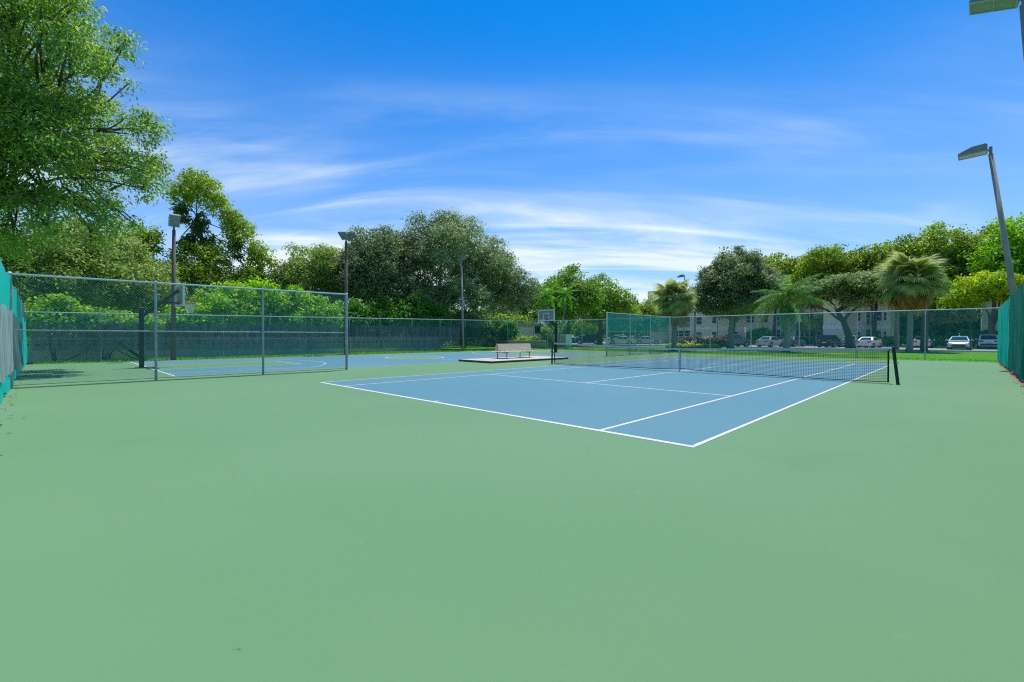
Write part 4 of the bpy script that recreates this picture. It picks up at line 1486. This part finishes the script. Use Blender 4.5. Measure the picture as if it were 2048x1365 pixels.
def vines(t, P):
    # dark creeper hanging on the upper trunks
    b = [(-31.9, 2.2, 11.2, .8, .55, 1.3), (-31.7, 3.4, 10.2, .8, .55, 1.6), (-31.6, 4.0, 7.8, .8, .55, 2.4), (-31.4, 6.0, 8.9, .7, .5, 1.7), (-31.2, 2.6, 8.7, 1.0, .7, .9), (-31.0, 7.4, 6.2, .8, .6, 1.8)]
    foliage('creeper', 'leaf_vine', b, 250, 20, 0.24, 0.19, t, tuple(t['_o']), seed=31, droop=0.9)


tree('vine_tree', 'tall open crowned tree draped in dark creeper behind the brown floodlight pole', (-32.0, 4.2, 0), [(-31.9, 4.1, 3), (-31.7, 4.0, 6.2), (-31.8, 3.6, 9.0), (-31.9, 3.2, 11.2)], 0.26,
     [(-31.9, 3.4, 13.6, 2.2, 1.6, 1.3), (-31.6, 2.2, 12.8, 1.6, 1.2, 1.0), (-31.4, 4.6, 12.3, 1.4, 1.2, .9), (-31.0, 6.2, 10.0, 1.6, 1.3, 1.5), (-30.9, 7.6, 7.8, 1.5, 1.2, 1.7), (-31.2, 4.3, 7.6, 1.8, 1.4, 2.0),
      (-30.6, 2.6, 6.8, 2.0, 1.6, 2.2), (-30.8, 8.4, 5.4, 1.6, 1.4, 1.8), (-30.4, 4.2, 5.2, 2.0, 1.8, 1.8), (-30.2, 6.4, 5.4, 1.9, 1.6, 2.0), (-30.3, 1.0, 5.2, 1.8, 1.6, 1.8), (-31.2, 5.6, 11.2, 1.1, .9, .9)],
     'leaf_yellow', 1700, 20, 0.26, 0.16, limbs=90, seed=12, gap=0.14, gk=1.7, extra=vines, bil=False)
# lime shrubs over the back fence
for (lab, bs, n, sd, m) in (
        ('bright green bushy tree swelling over the back fence behind the red rim', [(-21.4, 2.6, 2.9, 1.8, 2.2, 2.0), (-21.6, 4.4, 3.5, 1.8, 2.0, 2.0), (-21.2, 0.6, 2.0, 1.4, 1.6, 1.6)], 950, 41, 'leaf_lime'),
        ('yellow green bushy tree at the end of the open divider fence', [(-21.6, 7.2, 3.3, 1.8, 1.9, 1.8), (-21.8, 9.0, 2.6, 1.7, 1.8, 1.8), (-21.4, 6.2, 2.0, 1.3, 1.6, 1.6)], 850, 42, 'leaf_lime'),
        ('bright green shrub spilling over the back fence by the turquoise screen', [(-19.6, -5.2, 2.1, 1.4, 1.3, 1.2), (-19.5, -3.4, 1.8, 1.3, 1.3, 0.9), (-19.0, -1.9, 1.9, 1.0, 1.0, 0.6)], 560, 43, 'leaf_lime')):
    shrub('bushy_tree', lab, bs, m, n, 22, 0.24, 0.17, seed=sd, cat='tree', gap=0.02, gk=1.6, aspect=0.5)
# great dark oak and its neighbour
tree('oak_tree', 'great dark oak with a wide crown behind the pale concrete floodlight pole', (-25.6, 22.6, 0), [(-25.6, 22.5, 2.4), (-25.4, 22.8, 4.6), (-25.3, 23.0, 6.4)], 0.48,
     [(-25.2, 23.6, 10.2, 5.0, 5.4, 4.4), (-27.0, 17.6, 8.6, 4.2, 4.2, 3.8), (-23.4, 28.2, 8.6, 4.0, 4.4, 3.6), (-24.6, 25.2, 5.6, 4.4, 5.0, 3.4), (-26.4, 19.0, 5.4, 4.0, 4.4, 3.2), (-22.4, 31.2, 6.2, 3.0, 3.2, 3.0),
      (-27.2, 15.0, 6.6, 3.4, 3.0, 3.2)],
     'leaf_oak', 6800, 20, 0.33, 0.19, limbs=200, seed=15, gap=0.13, gk=1.15, aspect=0.38, shell=0.45)
tree('oak_tree', 'smaller rounded oak between the vine draped tree and the great oak', (-30.6, 13.4, 0), [(-30.5, 13.3, 2.2), (-30.4, 13.2, 4.0)], 0.32,
     [(-30.2, 12.6, 7.6, 3.4, 3.4, 2.9), (-30.4, 10.4, 6.2, 2.8, 2.6, 2.4), (-30.0, 14.6, 6.8, 3.0, 2.8, 2.8), (-30.0, 12.6, 4.6, 3.0, 3.2, 2.0)],
     'leaf_olive', 1500, 22, 0.34, 0.19, limbs=60, seed=16, gap=0.12, gk=1.3, aspect=0.36)
for (lab, bs, n, sd, m) in (
        ('mid green leafy shrub mass below the great oak beside the twin floodlight pole', [(-23.6, 12.6, 2.4, 1.6, 2.2, 2.2), (-23.8, 15.4, 2.7, 1.6, 2.0, 2.3), (-23.4, 10.9, 1.6, 1.2, 1.4, 1.6)], 900, 51, 'leaf_under'),
        ('leafy shrub mass below the great oak, next to the pale concrete pole', [(-23.0, 18.4, 3.0, 1.6, 2.3, 2.5), (-22.8, 20.8, 2.4, 1.4, 1.8, 2.0)], 760, 52, 'leaf_under'),
        ('tawny green shrub below the great oak, toward the service building', [(-23.6, 25.0, 2.2, 1.4, 1.8, 1.9)], 420, 53, 'leaf_ficus')):
    shrub('understory_shrub', lab, bs, m, n, 22, 0.28, 0.19, seed=sd, gap=0.02, gk=1.4)
# far tree row between oak and building
row = [('tall grey green tree behind the slim twin palms', (-25, 44.5), 11.5, 4.6, 'leaf_mid', 61), ('rounded green tree behind the dark navy sport utility', (-27.5, 56), 11.6, 5.4, 'leaf_mid', 62),
       ('dark green tree behind the utility enclosure', (-30, 48), 10.8, 5.0, 'leaf_oak', 63), ('clumpy green tree past the white side on sedans', (-34, 70), 9.6, 5.2, 'leaf_clump', 64),
       ('distant dark green tree beside the tan stair tower', (-38.5, 84), 10.2, 4.6, 'leaf_mid', 65), ('shadowy tree filling the gap behind the service building', (-36, 46), 9.2, 5.2, 'leaf_oak', 66),
       ('round tree over the beige sedan', (-30.5, 78), 9.0, 4.6, 'leaf_clump', 67)]
for (lab, (x, y), h, r, m, sd) in row:
    rz = h * 0.36
    tree('broadleaf_tree', lab, (x, y, 0), [(x + .1, y, 1.4), (x + .2, y + .1, h * .38)], 0.26,
         [(x, y, h - rz, r * .72, r * .72, rz), (x - r * .42, y - r * .3, h * .52, r * .62, r * .62, h * .26), (x + r * .45, y + r * .3, h * .55, r * .6, r * .6, h * .25), (x + r * .1, y - r * .4, h * .44, r * .6, r * .6, h * .22)],
         m, 950, 18, 0.42, 0.27, limbs=26, seed=sd, gap=0.08, gk=0.9, aspect=0.45, group='trees along the parking lot')
tk = thing('tree_trunk', 'straight dark trunk standing before the white side on sedans', 'tree', (-30.0, 60.2, 0))
MB().path([(-30.0, 60.2, -.05), (-30.0, 60.2, 2.4), (-29.9, 60.3, 5.2)], [.42, .34, .28], 9).build('trunk', 'bark', tk, smooth=True)
foliage('crown', 'leaf_mid', [(-30, 60.2, 6.4, 4.2, 3.2, 2.4), (-27.2, 60.8, 5.4, 2.6, 2.2, 1.6)], 700, 18, .4, .26, tk, (-30.0, 60.2, 0), seed=70)

# ------------------------------------------------------------------ trees and shrubs on the right
tree('oak_tree', 'full grey green oak with a forked trunk before the dark grey pickup', (-4.5, 47.0, 0), [(-4.5, 47.0, 1.5), (-4.4, 47.0, 2.9), (-4.3, 47.0, 4.0)], 0.34,
     [(-4.3, 46.8, 7.4, 3.8, 3.6, 3.2), (-6.4, 45.8, 5.6, 2.6, 2.6, 2.2), (-1.8, 47.6, 6.2, 2.8, 2.6, 2.8), (-4.4, 46.6, 4.9, 3.6, 3.2, 1.6), (-3.0, 47, 9.0, 1.8, 1.8, 1.6), (-5.6, 46.6, 8.8, 1.5, 1.5, 1.4), (-3.6, 47, 10.2, .7, .7, 1.1), (-5.2, 46.6, 10.1, .6, .6, 1.2), (-2.2, 47.2, 9.9, .6, .6, .8), (-6.8, 46.2, 7.9, 1.0, 1.0, 1.3), (-7.6, 45.4, 6.4, 1.2, 1.1, 1.0), (-.2, 47.8, 6.0, 1.5, 1.3, 1.5)],
     'leaf_oak', 3300, 20, 0.32, 0.20, bark='bark_pale', limbs=110, seed=81, gap=0.16, gk=1.1, aspect=0.4, shell=0.45)
tree('ficus_tree', 'spreading grey green tree on a leaning forked trunk before the apartment building', (4.4, 60.4, 0), [(4.2, 60.4, 1.6), (3.7, 60.3, 3.2), (3.1, 60.2, 4.4)], 0.42,
     [(3.6, 60.2, 7.3, 3.2, 2.8, 1.6), (0.9, 59.6, 6.8, 2.4, 2.0, 1.3), (6.2, 61.0, 7.6, 2.4, 2.2, 1.6), (4.6, 60.0, 5.6, 1.7, 1.5, 1.0), (7.2, 60.6, 6.0, 1.5, 1.5, 1.0), (-0.4, 59.4, 5.9, 1.2, 1.2, .8)],
     'leaf_ficus', 1300, 19, 0.34, 0.22, bark='bark', limbs=60, seed=82, gap=0.18, gk=1.1, aspect=0.42)
big = [('clumpy dark green tree towering over the building behind the oak with the forked trunk', (-9.5, 83.2), 16.0, 5.8, 'leaf_clump', 91), ('clumpy tree with yellowed tips over the building, behind the leaning forked trunk', (-2.0, 82.6), 16.6, 5.6, 'leaf_clump', 92),
       ('large green tree behind the big fan palm', (10.2, 83.4), 17.6, 6.2, 'leaf_clump', 93), ('large yellow green tree rising behind the level floodlight pole', (20.2, 82.0), 18.0, 6.4, 'leaf_lime', 94),
       ('dark leafy tree between the two apartment buildings', (12.4, 88.5), 15.4, 5.2, 'leaf_mid', 95), ('yellow tipped tree filling the gap beside the big fan palm', (4.2, 83.8), 16.2, 4.8, 'leaf_clump', 195),
       ('green tree over the roof just past the oak with the forked trunk', (-5.8, 86.2), 15.6, 5.0, 'leaf_clump', 196), ('grey green tree over the roof behind the fan palm by the maroon hedge', (-16.0, 82.6), 11.6, 4.6, 'leaf_mid', 197), ('leafy tree with a dim crown behind the white crossover', (16.8, 85.4), 17.2, 5.4, 'leaf_clump', 96)]
for (lab, (x, y), h, r, m, sd) in big:
    tree('shade_tree', lab, (x, y, 0), [(x, y, 2.0), (x + .2, y, h * .42)], 0.34,
         [(x, y, h * .80, r * .75, r * .75, h * .20), (x - r * .5, y - r * .25, h * .62, r * .6, r * .6, h * .20), (x + r * .5, y + r * .1, h * .64, r * .62, r * .6, h * .20), (x, y - r * .45, h * .52, r * .7, r * .55, h * .15)],
         m, 900, 20, 0.46, 0.32, limbs=36, seed=sd, gap=0.10, gk=0.75, aspect=0.5, shell=0.35, group='tall trees around the apartments')
tree('golden_tree', 'golden lime tree in front of the taller trees, behind the leaning level floodlight', (16.4, 76.0, 0), [(16.3, 76.0, 1.7), (16.2, 76.0, 3.7)], 0.25,
     [(16.1, 75.8, 7.5, 3.7, 2.8, 2.3), (13.7, 75.6, 6.3, 2.3, 2.0, 1.5), (18.6, 76.2, 6.8, 2.7, 2.3, 1.9)], 'leaf_gold', 1000, 20, 0.36, 0.26, limbs=40, seed=97, gap=0.14, gk=1.0)
tree('small_tree', 'small pale green tree beside the black sport utility', (-3.4, 82.9, 0), [(-3.5, 82.9, 1.2), (-3.6, 82.9, 2.0)], 0.12,
     [(-3.6, 82.9, 3.5, 2.1, 1.6, 1.2), (-5.0, 82.7, 3.0, 1.2, 1.0, .8), (-2.3, 83.0, 3.8, 1.3, 1.1, .9)], 'leaf_pinkish', 360, 16, .28, .2, limbs=22, seed=98, gap=.2)
tree('small_tree', 'small pinkish tree between the fan palm and the white building', (13.4, 86.0, 0), [(13.4, 86.0, 1.5), (13.5, 86.0, 3.0)], 0.12,
     [(13.4, 85.8, 4.6, 2.2, 1.6, 1.2), (11.6, 85.8, 4.2, 1.4, 1.0, .9)], 'leaf_pinkish', 300, 16, .3, .22, limbs=18, seed=99, gap=.2)
shrub('clipped_shrub', 'round clipped bright green shrub behind the silver sedan', [(-11.4, 79.6 + 2.6, 1.75, 2.0, 1.7, 1.25)], 'leaf_lime', 520, 20, .16, .17, seed=101, shell=.2)
for i, x in enumerate(np.arange(1.6, 14, 2.45)):
    shrub('hedge_shrub', 'square clipped green hedge bush in the row behind the white sedan', [(x, 82.3, .8, 1.35, .75, .72), (x + .6, 82.3, .85, .9, .7, .70)], 'leaf_hedge', 230, 18, .16, .19, cat='hedge', group='hedge before the apartments', seed=110 + i, shell=.25)
for i, x in enumerate((15.0, 17.0, 19.0)):
    shrub('foundation_shrub', 'loose green shrub at the foot of the white apartment building', [(x, 86.8, 1.2, 1.4, 1.1, 1.3)], 'leaf_ficus', 240, 18, .26, .22, group='shrubs before the white building', seed=120 + i)
for i, x in enumerate((-19.5, -16.8, -14.4, -8.2, -5.6)):
    shrub('foundation_shrub', 'low dark green shrub at the foot of the beige building', [(x, 83.8, .55, 1.1, .7, .65)], 'leaf_mid', 130, 16, .2, .2, group='shrubs before the beige building', seed=130 + i)
for i, (x, y) in enumerate(((-9.7, 47.9), (-8.4, 48.2), (-7.1, 48.5), (-6.1, 48.8))):
    shrub('maroon_hedge', ('clipped maroon hedge bush at the fan palm end of its row', 'second maroon hedge bush counted from the fan palm', 'third maroon hedge bush counted from the fan palm', 'clipped maroon hedge bush at the forked oak end of its row')[i], [(x, y, .72, .85, .7, .62)], 'leaf_maroon', 200, 18, .15, .14, cat='hedge', group='maroon hedge bushes', seed=140 + i, shell=.25)
for i, (x, y) in enumerate(((-11.0, 46.4), (-9.6, 45.9), (-8.4, 46.0), (-7.3, 46.3), (-6.2, 46.7))):
    shrub('ground_cover_plant', 'low yellow green leafy plant in the mulch before the maroon hedge' if i not in (0, 4) else ('low yellow green leafy plant at the pickup end of the mulch bed' if i else 'low yellow green leafy plant nearest the fan palm trunk'), [(x, y, .22, .75, .6, .28)], 'leaf_cover', 90, 16, .12, .15, cat='plant', group='plants before the maroon hedge', seed=150 + i)
for i, x in enumerate((-28.4, -26.6, -24.9, -23.3)):
    shrub('planter_hedge', 'yellow green hedge bush above the peach planter wall', [(x, 35.5, .85, .95, .55, .5)], 'leaf_cover', 130, 16, .14, .14, cat='hedge', group='planter hedge bushes', seed=160 + i)
shrub('croton_shrub', 'upright bronze and yellow shrub standing inside the far gate', [(-22.0, 36.1, 1.4, .9, .8, 1.2)], 'leaf_yellow', 200, 18, .2, .2, seed=170)
shrub('round_tree', 'dark rounded bush beside the service building', [(-27.4, 35.6, 2.1, 1.3, 1.2, 1.3), (-27.6, 35.4, 1.3, 1.1, 1.0, 1.1)], 'leaf_under', 330, 18, .22, .19, seed=171)


def rosette(name, label, loc, n, L, m, group=None):
    t = thing(name, label, 'plant', loc, group)
    for k in range(n):
        a = 2 * math.pi * k / n + random.uniform(-.2, .2)
        el = random.uniform(.5, 1.15)
        pts = []
        for j in range(5):
            s = j / 4
            e2 = el - s * 0.9
            pts.append(Vector((math.cos(a) * L * s * math.cos(el * .8), math.sin(a) * L * s * math.cos(el * .8), L * (s * math.sin(el) - .35 * s * s))))
        side = Vector((-math.sin(a), math.cos(a), 0))
        vs_, fs = [], []
        for j, p in enumerate(pts):
            wd = .055 * (1 - (j / 4) ** 2) + .004
            vs_ += [p + side * wd, p - side * wd]
            if j:
                q = 2 * j
                fs.append((q - 2, q - 1, q + 1, q))
        me = MB().add(vs_, fs)
        o = me.build('leaf', m, None)
        o.parent = t
        o.location = (0, 0, 0.0)
        at = o.data.attributes.new('tone', 'FLOAT', 'FACE')
        at.data.foreach_set('value', [random.uniform(.2, 1)] * len(o.data.polygons))


rosette('bromeliad', 'spiky bronze plant beside the fan palm trunk', (-8.9, 46.9, .35), 16, 1.5, 'leaf_brom', 'spiky bronze plants')
rosette('bromeliad', 'spiky bronze plant rising over the maroon hedge', (-7.6, 49.4, .75), 16, 1.5, 'leaf_brom', 'spiky bronze plants')

# ------------------------------------------------------------------ palms


def fan_mesh(m, nseg=38, R=1.0, seed=0, limp=1.0):
    """costapalmate fan leaf on its stalk: many narrow blades along a down-curved rib, tips hanging; local +x outward"""
    r = np.random.default_rng(seed)
    V, tone = [], []
    stalk = 1.10
    V.append([(0, -.024, 0), (0, .024, 0), (stalk, .016, .05), (stalk, -.016, .05)])
    tone.append(.4)
    for k in range(nseg):
        q = k / (nseg - 1) * 2 - 1
        a = q * math.radians(118)
        L = R * (1.05 - .30 * abs(q)) * r.uniform(.88, 1.1)
        rib = .38 * (1 - abs(q)) ** 1.2
        c = np.array([stalk - .10 + rib, 0, .06 - .22 * rib ** 1.5])
        d = np.array([math.cos(a), math.sin(a), -.10 - .28 * abs(q)])
        d /= np.linalg.norm(d)
        s_ = np.array([-math.sin(a), math.cos(a), 0.0])
        tilt = r.uniform(-.5, .5)
        s_ = unit((s_ + np.array([0, 0, tilt]))[None])[0]
        prev = None
        tt = np.clip(.5 + r.normal(0, .22), 0, 1)
        for j, (t, w) in enumerate(((0, .018), (.35, .052), (.62, .044), (.84, .022), (1.0, .003))):
            sag = limp * (.08 * t + .62 * max(0, t - .45) ** 1.5) * L
            p = c + d * L * (t - .12 * max(0, t - .5)) + np.array([0, 0, -sag])
            cur = (p - s_ * w, p + s_ * w)
            if prev is not None:
                V.append([prev[0], prev[1], cur[1], cur[0]])
                tone.append(np.clip(tt + .12 * t, 0, 1))
            prev = cur
    o = np_mesh('frond', np.array(V), 4, m, None, np.array(tone))
    C.objects.unlink(o)
    return o


FAN = [fan_mesh('frond_sabal', seed=i, limp=1.35) for i in range(4)]
FAND = [fan_mesh('frond_dead', nseg=30, seed=9 + i, limp=1.5) for i in range(2)]


def fan_palm(label, base, h, crown, n, R):
    t = thing('fan_palm', label, 'palm tree', base)
    bx, by = base[0], base[1]
    MB().path([(bx, by, -.05), (bx, by, .5), (bx + .04, by, h * .5), (bx + .06, by, h)], [.34, .25, .22, .24], 12).build('trunk', 'palm_trunk', t, smooth=True)
    boot = MB()
    for k in range(26):
        a = k * 2.4
        z = h - .9 + k * .04
        boot.tube((bx + .06 + .18 * math.cos(a), by + .18 * math.sin(a), z), (bx + .06 + .42 * math.cos(a), by + .42 * math.sin(a), z + .42), .05, .02, n=5)
    boot.build('leaf_boots', 'bark', t)
    for k in range(n):
        u = (k + .5) / n
        el = math.radians(84 - 158 * u ** .85)          # young ones upright, old ones hanging
        az = k * 2.39996 + random.uniform(-.2, .2)
        dead = u > .80
        src = random.choice(FAND if dead else FAN)
        o = src.copy()
        C.objects.link(o)
        o.name = 'frond'
        o.parent = t
        o.location = (.06, 0, h + .15 - .25 * u)
        roll = random.uniform(-.8, .8)
        el += random.uniform(-.16, .16)
        o.rotation_euler = (Matrix.Rotation(az, 3, 'Z') @ Matrix.Rotation(-el, 3, 'Y') @ Matrix.Rotation(roll, 3, 'X')).to_euler()
        s = R * random.uniform(.78, 1.12) * (0.8 if u < .12 else (1.12 if dead else 1))
        o.scale = (s, s, s)
    return t


def seed_stalk(t, pts, r0, m='seed_stalk', name='flower_stalk'):
    mb = MB().path(pts, [r0 * (1 - .7 * i / (len(pts) - 1)) for i in range(len(pts))], 5)
    for i in range(26):
        p = Vector(pts[-1]) if i % 3 else Vector(pts[-2])
        q = p + Vector((random.uniform(-.3, .3), random.uniform(-.3, .3), random.uniform(-.35, .15)))
        mb.tube(p, q, .03, .012, n=4)
    o = mb.build(name, m, t)
    at = o.data.attributes.new('tone', 'FLOAT', 'FACE')
    at.data.foreach_set('value', np.random.default_rng(2).uniform(0, 1, len(o.data.polygons)).astype(np.float32))


pa = fan_palm('fan palm beside the maroon hedge with a yellow flower stalk', (-5.3 - 1.3, 37.6, 0), 5.1, 2.0, 74, 1.08)
seed_stalk(pa, [(-6.6, 37.5, 5.0), (-6.8, 36.6, 5.9), (-6.9, 36.0, 5.9)], .05)
pb = fan_palm('big fan palm with a skirt of brown fronds rising from a mulch ring', (10.04, 52.9, 0), 7.0, 2.0, 104, 1.26)


def pinnate(m, L=2.8, n=46, droop=1.0, seed=0, leaf=.62, plume=True):
    r = np.random.default_rng(seed)
    V, tone = [], []
    pts = []
    for j in range(n + 1):
        t = j / n
        pts.append(np.array([L * (t - .10 * t * t * droop), 0, L * (.10 * t - .62 * droop * t ** 2.1)]))
    for j in range(n):
        w = .022 * (1 - j / n) + .004
        V.append([pts[j] + (0, -w, 0), pts[j] + (0, w, 0), pts[j + 1] + (0, w, 0), pts[j + 1] + (0, -w, 0)])
        tone.append(.75)
        t = j / n
        if t < .10:
            continue
        ll = leaf * (1 - .55 * abs(t - .45) * 1.6) * r.uniform(.8, 1.15)
        d = unit((pts[j + 1] - pts[j])[None])[0]
        for s in (-1, 1):
            for q in range(2):
                lean = r.uniform(.25, .6)
                dirn = unit((d * lean + np.array([0, s * r.uniform(.5, 1.0), r.uniform(-.35, .45) if plume else r.uniform(-.1, .2)]))[None])[0]
                a = pts[j] + d * r.uniform(0, L / n)
                mid = a + dirn * ll * .5 + np.array([0, 0, -.06 * ll])
                tip = a + dirn * ll * (.6 if plume else .82) + np.array([0, 0, -(.85 if plume else .3) * ll])
                sd = unit(np.cross(dirn, np.array([0, 0, 1.0]))[None])[0]
                ww = .020 + .012 * r.uniform()
                V.append([a - d * ww, a + d * ww, mid + d * ww + (0, 0, .01), mid - d * ww])
                V.append([mid - d * ww, mid + d * ww, tip + d * .004, tip - d * .004])
                tt = np.clip(r.normal(.45, .28), 0, 1)
                tone += [tt, tt]
    o = np_mesh('frond', np.array(V), 4, m, None, np.array(tone))
    C.objects.unlink(o)
    return o


PIN = [pinnate('frond_queen', 3.5, 64, 1.5, i, 1.0) for i in range(3)]
PIN2 = [pinnate('frond_green', 1.7, 26, 1.0, 7 + i, .45, False) for i in range(2)]


def feather_palm(name, label, base, trunk, rad, n, src, scale, e0=75, e1=-30, trunk_m='palm_trunk', group=None):
    t = thing(name, label, 'palm tree', base, group)
    MB().path([base] + trunk, rad, 11).build('trunk', trunk_m, t, smooth=True)
    top = Vector(trunk[-1]) - Vector(base)
    d = (Vector(trunk[-1]) - Vector(trunk[-2])).normalized()
    MB().path([Vector(trunk[-1]) - d * .1, Vector(trunk[-1]) + d * .35, Vector(trunk[-1]) + d * .8], [rad[-1] * 1.15, rad[-1] * .95, rad[-1] * .3], 9).build('crownshaft', 'frond_green', t, smooth=True)
    for k in range(n):
        u = (k + .5) / n
        el = math.radians(e0 + (e1 - e0) * u ** 1.25)
        az = k * 2.39996 + random.uniform(-.15, .15)
        o = random.choice(src).copy()
        C.objects.link(o)
        o.parent = t
        o.location = top + d * (.7 - .25 * u)
        o.rotation_euler = (Matrix.Rotation(az, 3, 'Z') @ Matrix.Rotation(-el, 3, 'Y') @ Matrix.Rotation(random.uniform(-.25, .25), 3, 'X')).to_euler()
        s = scale * random.uniform(.8, 1.12)
        o.scale = (s, s, s)
    return t


qp = feather_palm('queen_palm', 'arching feather palm with drooping plumes and a yellow flower stalk', (1.97, 42.6, -.04), [(1.97, 42.6, .6), (2.0, 42.6, 2.2), (2.0, 42.6, 4.1)], [.34, .27, .24, .20], 19, PIN, .82, 88, -60)
seed_stalk(qp, [(2.0, 42.5, 4.5), (2.5, 41.9, 5.1), (3.1, 41.6, 4.75)], .09)
feather_palm('slim_palm', 'slim curved feather palm leaning beside the clear backboard hoop', (-19.0, 35.2, 0), [(-19.6, 34.9, 1.2), (-20.0, 34.6, 2.6), (-20.2, 34.5, 4.6), (-20.2, 34.5, 5.4)], [.11, .09, .075, .065, .06], 13, PIN2, 1.0, 70, -45, 'bark_pale', 'slim palms')
feather_palm('slim_palm', 'slim feather palm leaning away from the clear backboard hoop', (-19.5, 35.6, 0), [(-19.4, 35.7, 1.6), (-18.9, 35.6, 3.0), (-18.4, 35.4, 4.6), (-18.3, 35.4, 5.4)], [.11, .09, .075, .065, .06], 13, PIN2, 1.0, 70, -45, 'bark_pale', 'slim palms')
# other slim trunks seen behind the fence
for i, (x, y, h, r, lab) in enumerate(((-16.5, 66.5, 6.5, .16, 'pale straight palm trunk behind the maroon hedge'), (8.6, 59.5, 6.5, .2, 'pale straight trunk just behind the big fan palm'), (10.9, 57.5, 5.8, .26, 'dark straight trunk in front of the pearl sedan'))):
    t = thing('bare_trunk', lab, 'tree', (x, y, 0))
    MB().path([(x, y, -.05), (x, y, h * .5), (x + .05, y, h)], [r * 1.25, r, r * .85], 9).build('trunk', 'palm_trunk' if i < 2 else 'bark', t, smooth=True)
    foliage('crown', 'leaf_mid', [(x, y, h + .8, 2.2, 1.8, 1.2)], 240, 18, .3, .24, t, (x, y, 0), seed=200 + i)

# ------------------------------------------------------------------ far woods closing the view behind everything
for (lab, blobs, m, nc, lf, sd) in (
        ('dark green far woods behind the back fence trees', [(-37 - abs(y - 10) * .1, y, 2.6, 3.0, 3.4, 3.0) for y in range(-16, 40, 4)] + [(-30.5, y, 2.2, 2.0, 2.6, 2.6) for y in (25, 29, 33, 37, 41)], 'leaf_mid', 3000, .36, 301),
        ('dark green far woods beyond the service building and parking lot', [(x, 108 - (x + 60) * .35 if x < -40 else 101, 3.4, 4.6, 3.6, 3.8) for x in range(-100, -30, 6)], 'leaf_mid', 2000, .5, 302),
        ('dark green far woods between and behind the apartment buildings', [(x, 97 if x < 15 else 106, 4.2, 3.4, 3.0, 4.6) for x in range(6, 40, 4)], 'leaf_under', 3000, .62, 303)):
    o, _ = foliage('far_woods', m, blobs, nc, 18, .55, lf, None, (0, 0, 0), seed=sd, shell=.6)
    stuff(o)
    o['label'] = lab
    o['category'] = 'woods'

# ------------------------------------------------------------------ signs and small posts


def sign(label, base, h, w, hh, m, post='black_metal', z0=None):
    t = thing('sign_post', label, 'sign', base)
    x, y = base[0], base[1]
    MB().tube((x, y, -.05), (x, y, h), .045, n=8).build('post', post, t)
    if w:
        MB().box(x - w / 2, y - .055, h - hh, x + w / 2, y - .046, h - .02).build('sign_plate', m, t)
    return t


sign('tall black post beside the blue painted mark near the dark grey pickup', (-15.2, 72.6, 0), 4.2, 0, 0, 'sign_white')
sign('dark post with a small sign beside the pale green small tree', (-.9, 69.4, 0), 2.2, .34, .46, 'trim_black')
sign('white parking sign beside the dark grey pickup', (-10.4, 71.0, 0), 2.9, .32, .8, 'sign_white', 'galv')
sign('dark slender post before the blue grey sedan', (14.35, 63.0, 0), 4.0, 0, 0, 'sign_white')
struct(sheet('bay_line', rect(-15.2, 70.2, -13.4, 72.0), -0.0215, 'paint_mark_blue'))

# ------------------------------------------------------------------ grass blades along the verges
n = 52000
xs = []
k = n // 2
yb_ = rng.uniform(-6, 31, k)
xb_ = -17.72 - (yb_ + 6.3) * 0.0577 + rng.uniform(-1.6, .55, k)
xf_ = rng.uniform(-19.5, 15, n - k)
yf_ = 31.7 + rng.exponential(2.4, n - k)
P = np.concatenate([np.stack([xb_, yb_, np.full(k, -.04)], 1), np.stack([xf_, yf_, np.full(n - k, -.04)], 1)])
d = rng.normal(size=(n, 3)) * .35
d[:, 2] = 1
d = unit(d)
s = unit(np.cross(d, rng.normal(size=(n, 3))))
H = rng.uniform(.05, .14, n)[:, None] * np.where(np.arange(n)[:, None] < k, 1.2, 1.0) * (1 + .5 * (rng.uniform(size=(n, 1)) > .95))
V = np.stack([P - s * .012, P + s * .012, P + d * H], 1)
g = np_mesh('grass_blades', V, 3, 'blade', None, rng.uniform(0, 1, n))
stuff(g)
g['label'] = 'short green grass along the feet of the back and parking side fences'
g['category'] = 'grass'

for o in list(bpy.data.objects):
    if '_o' in o:
        del o['_o']
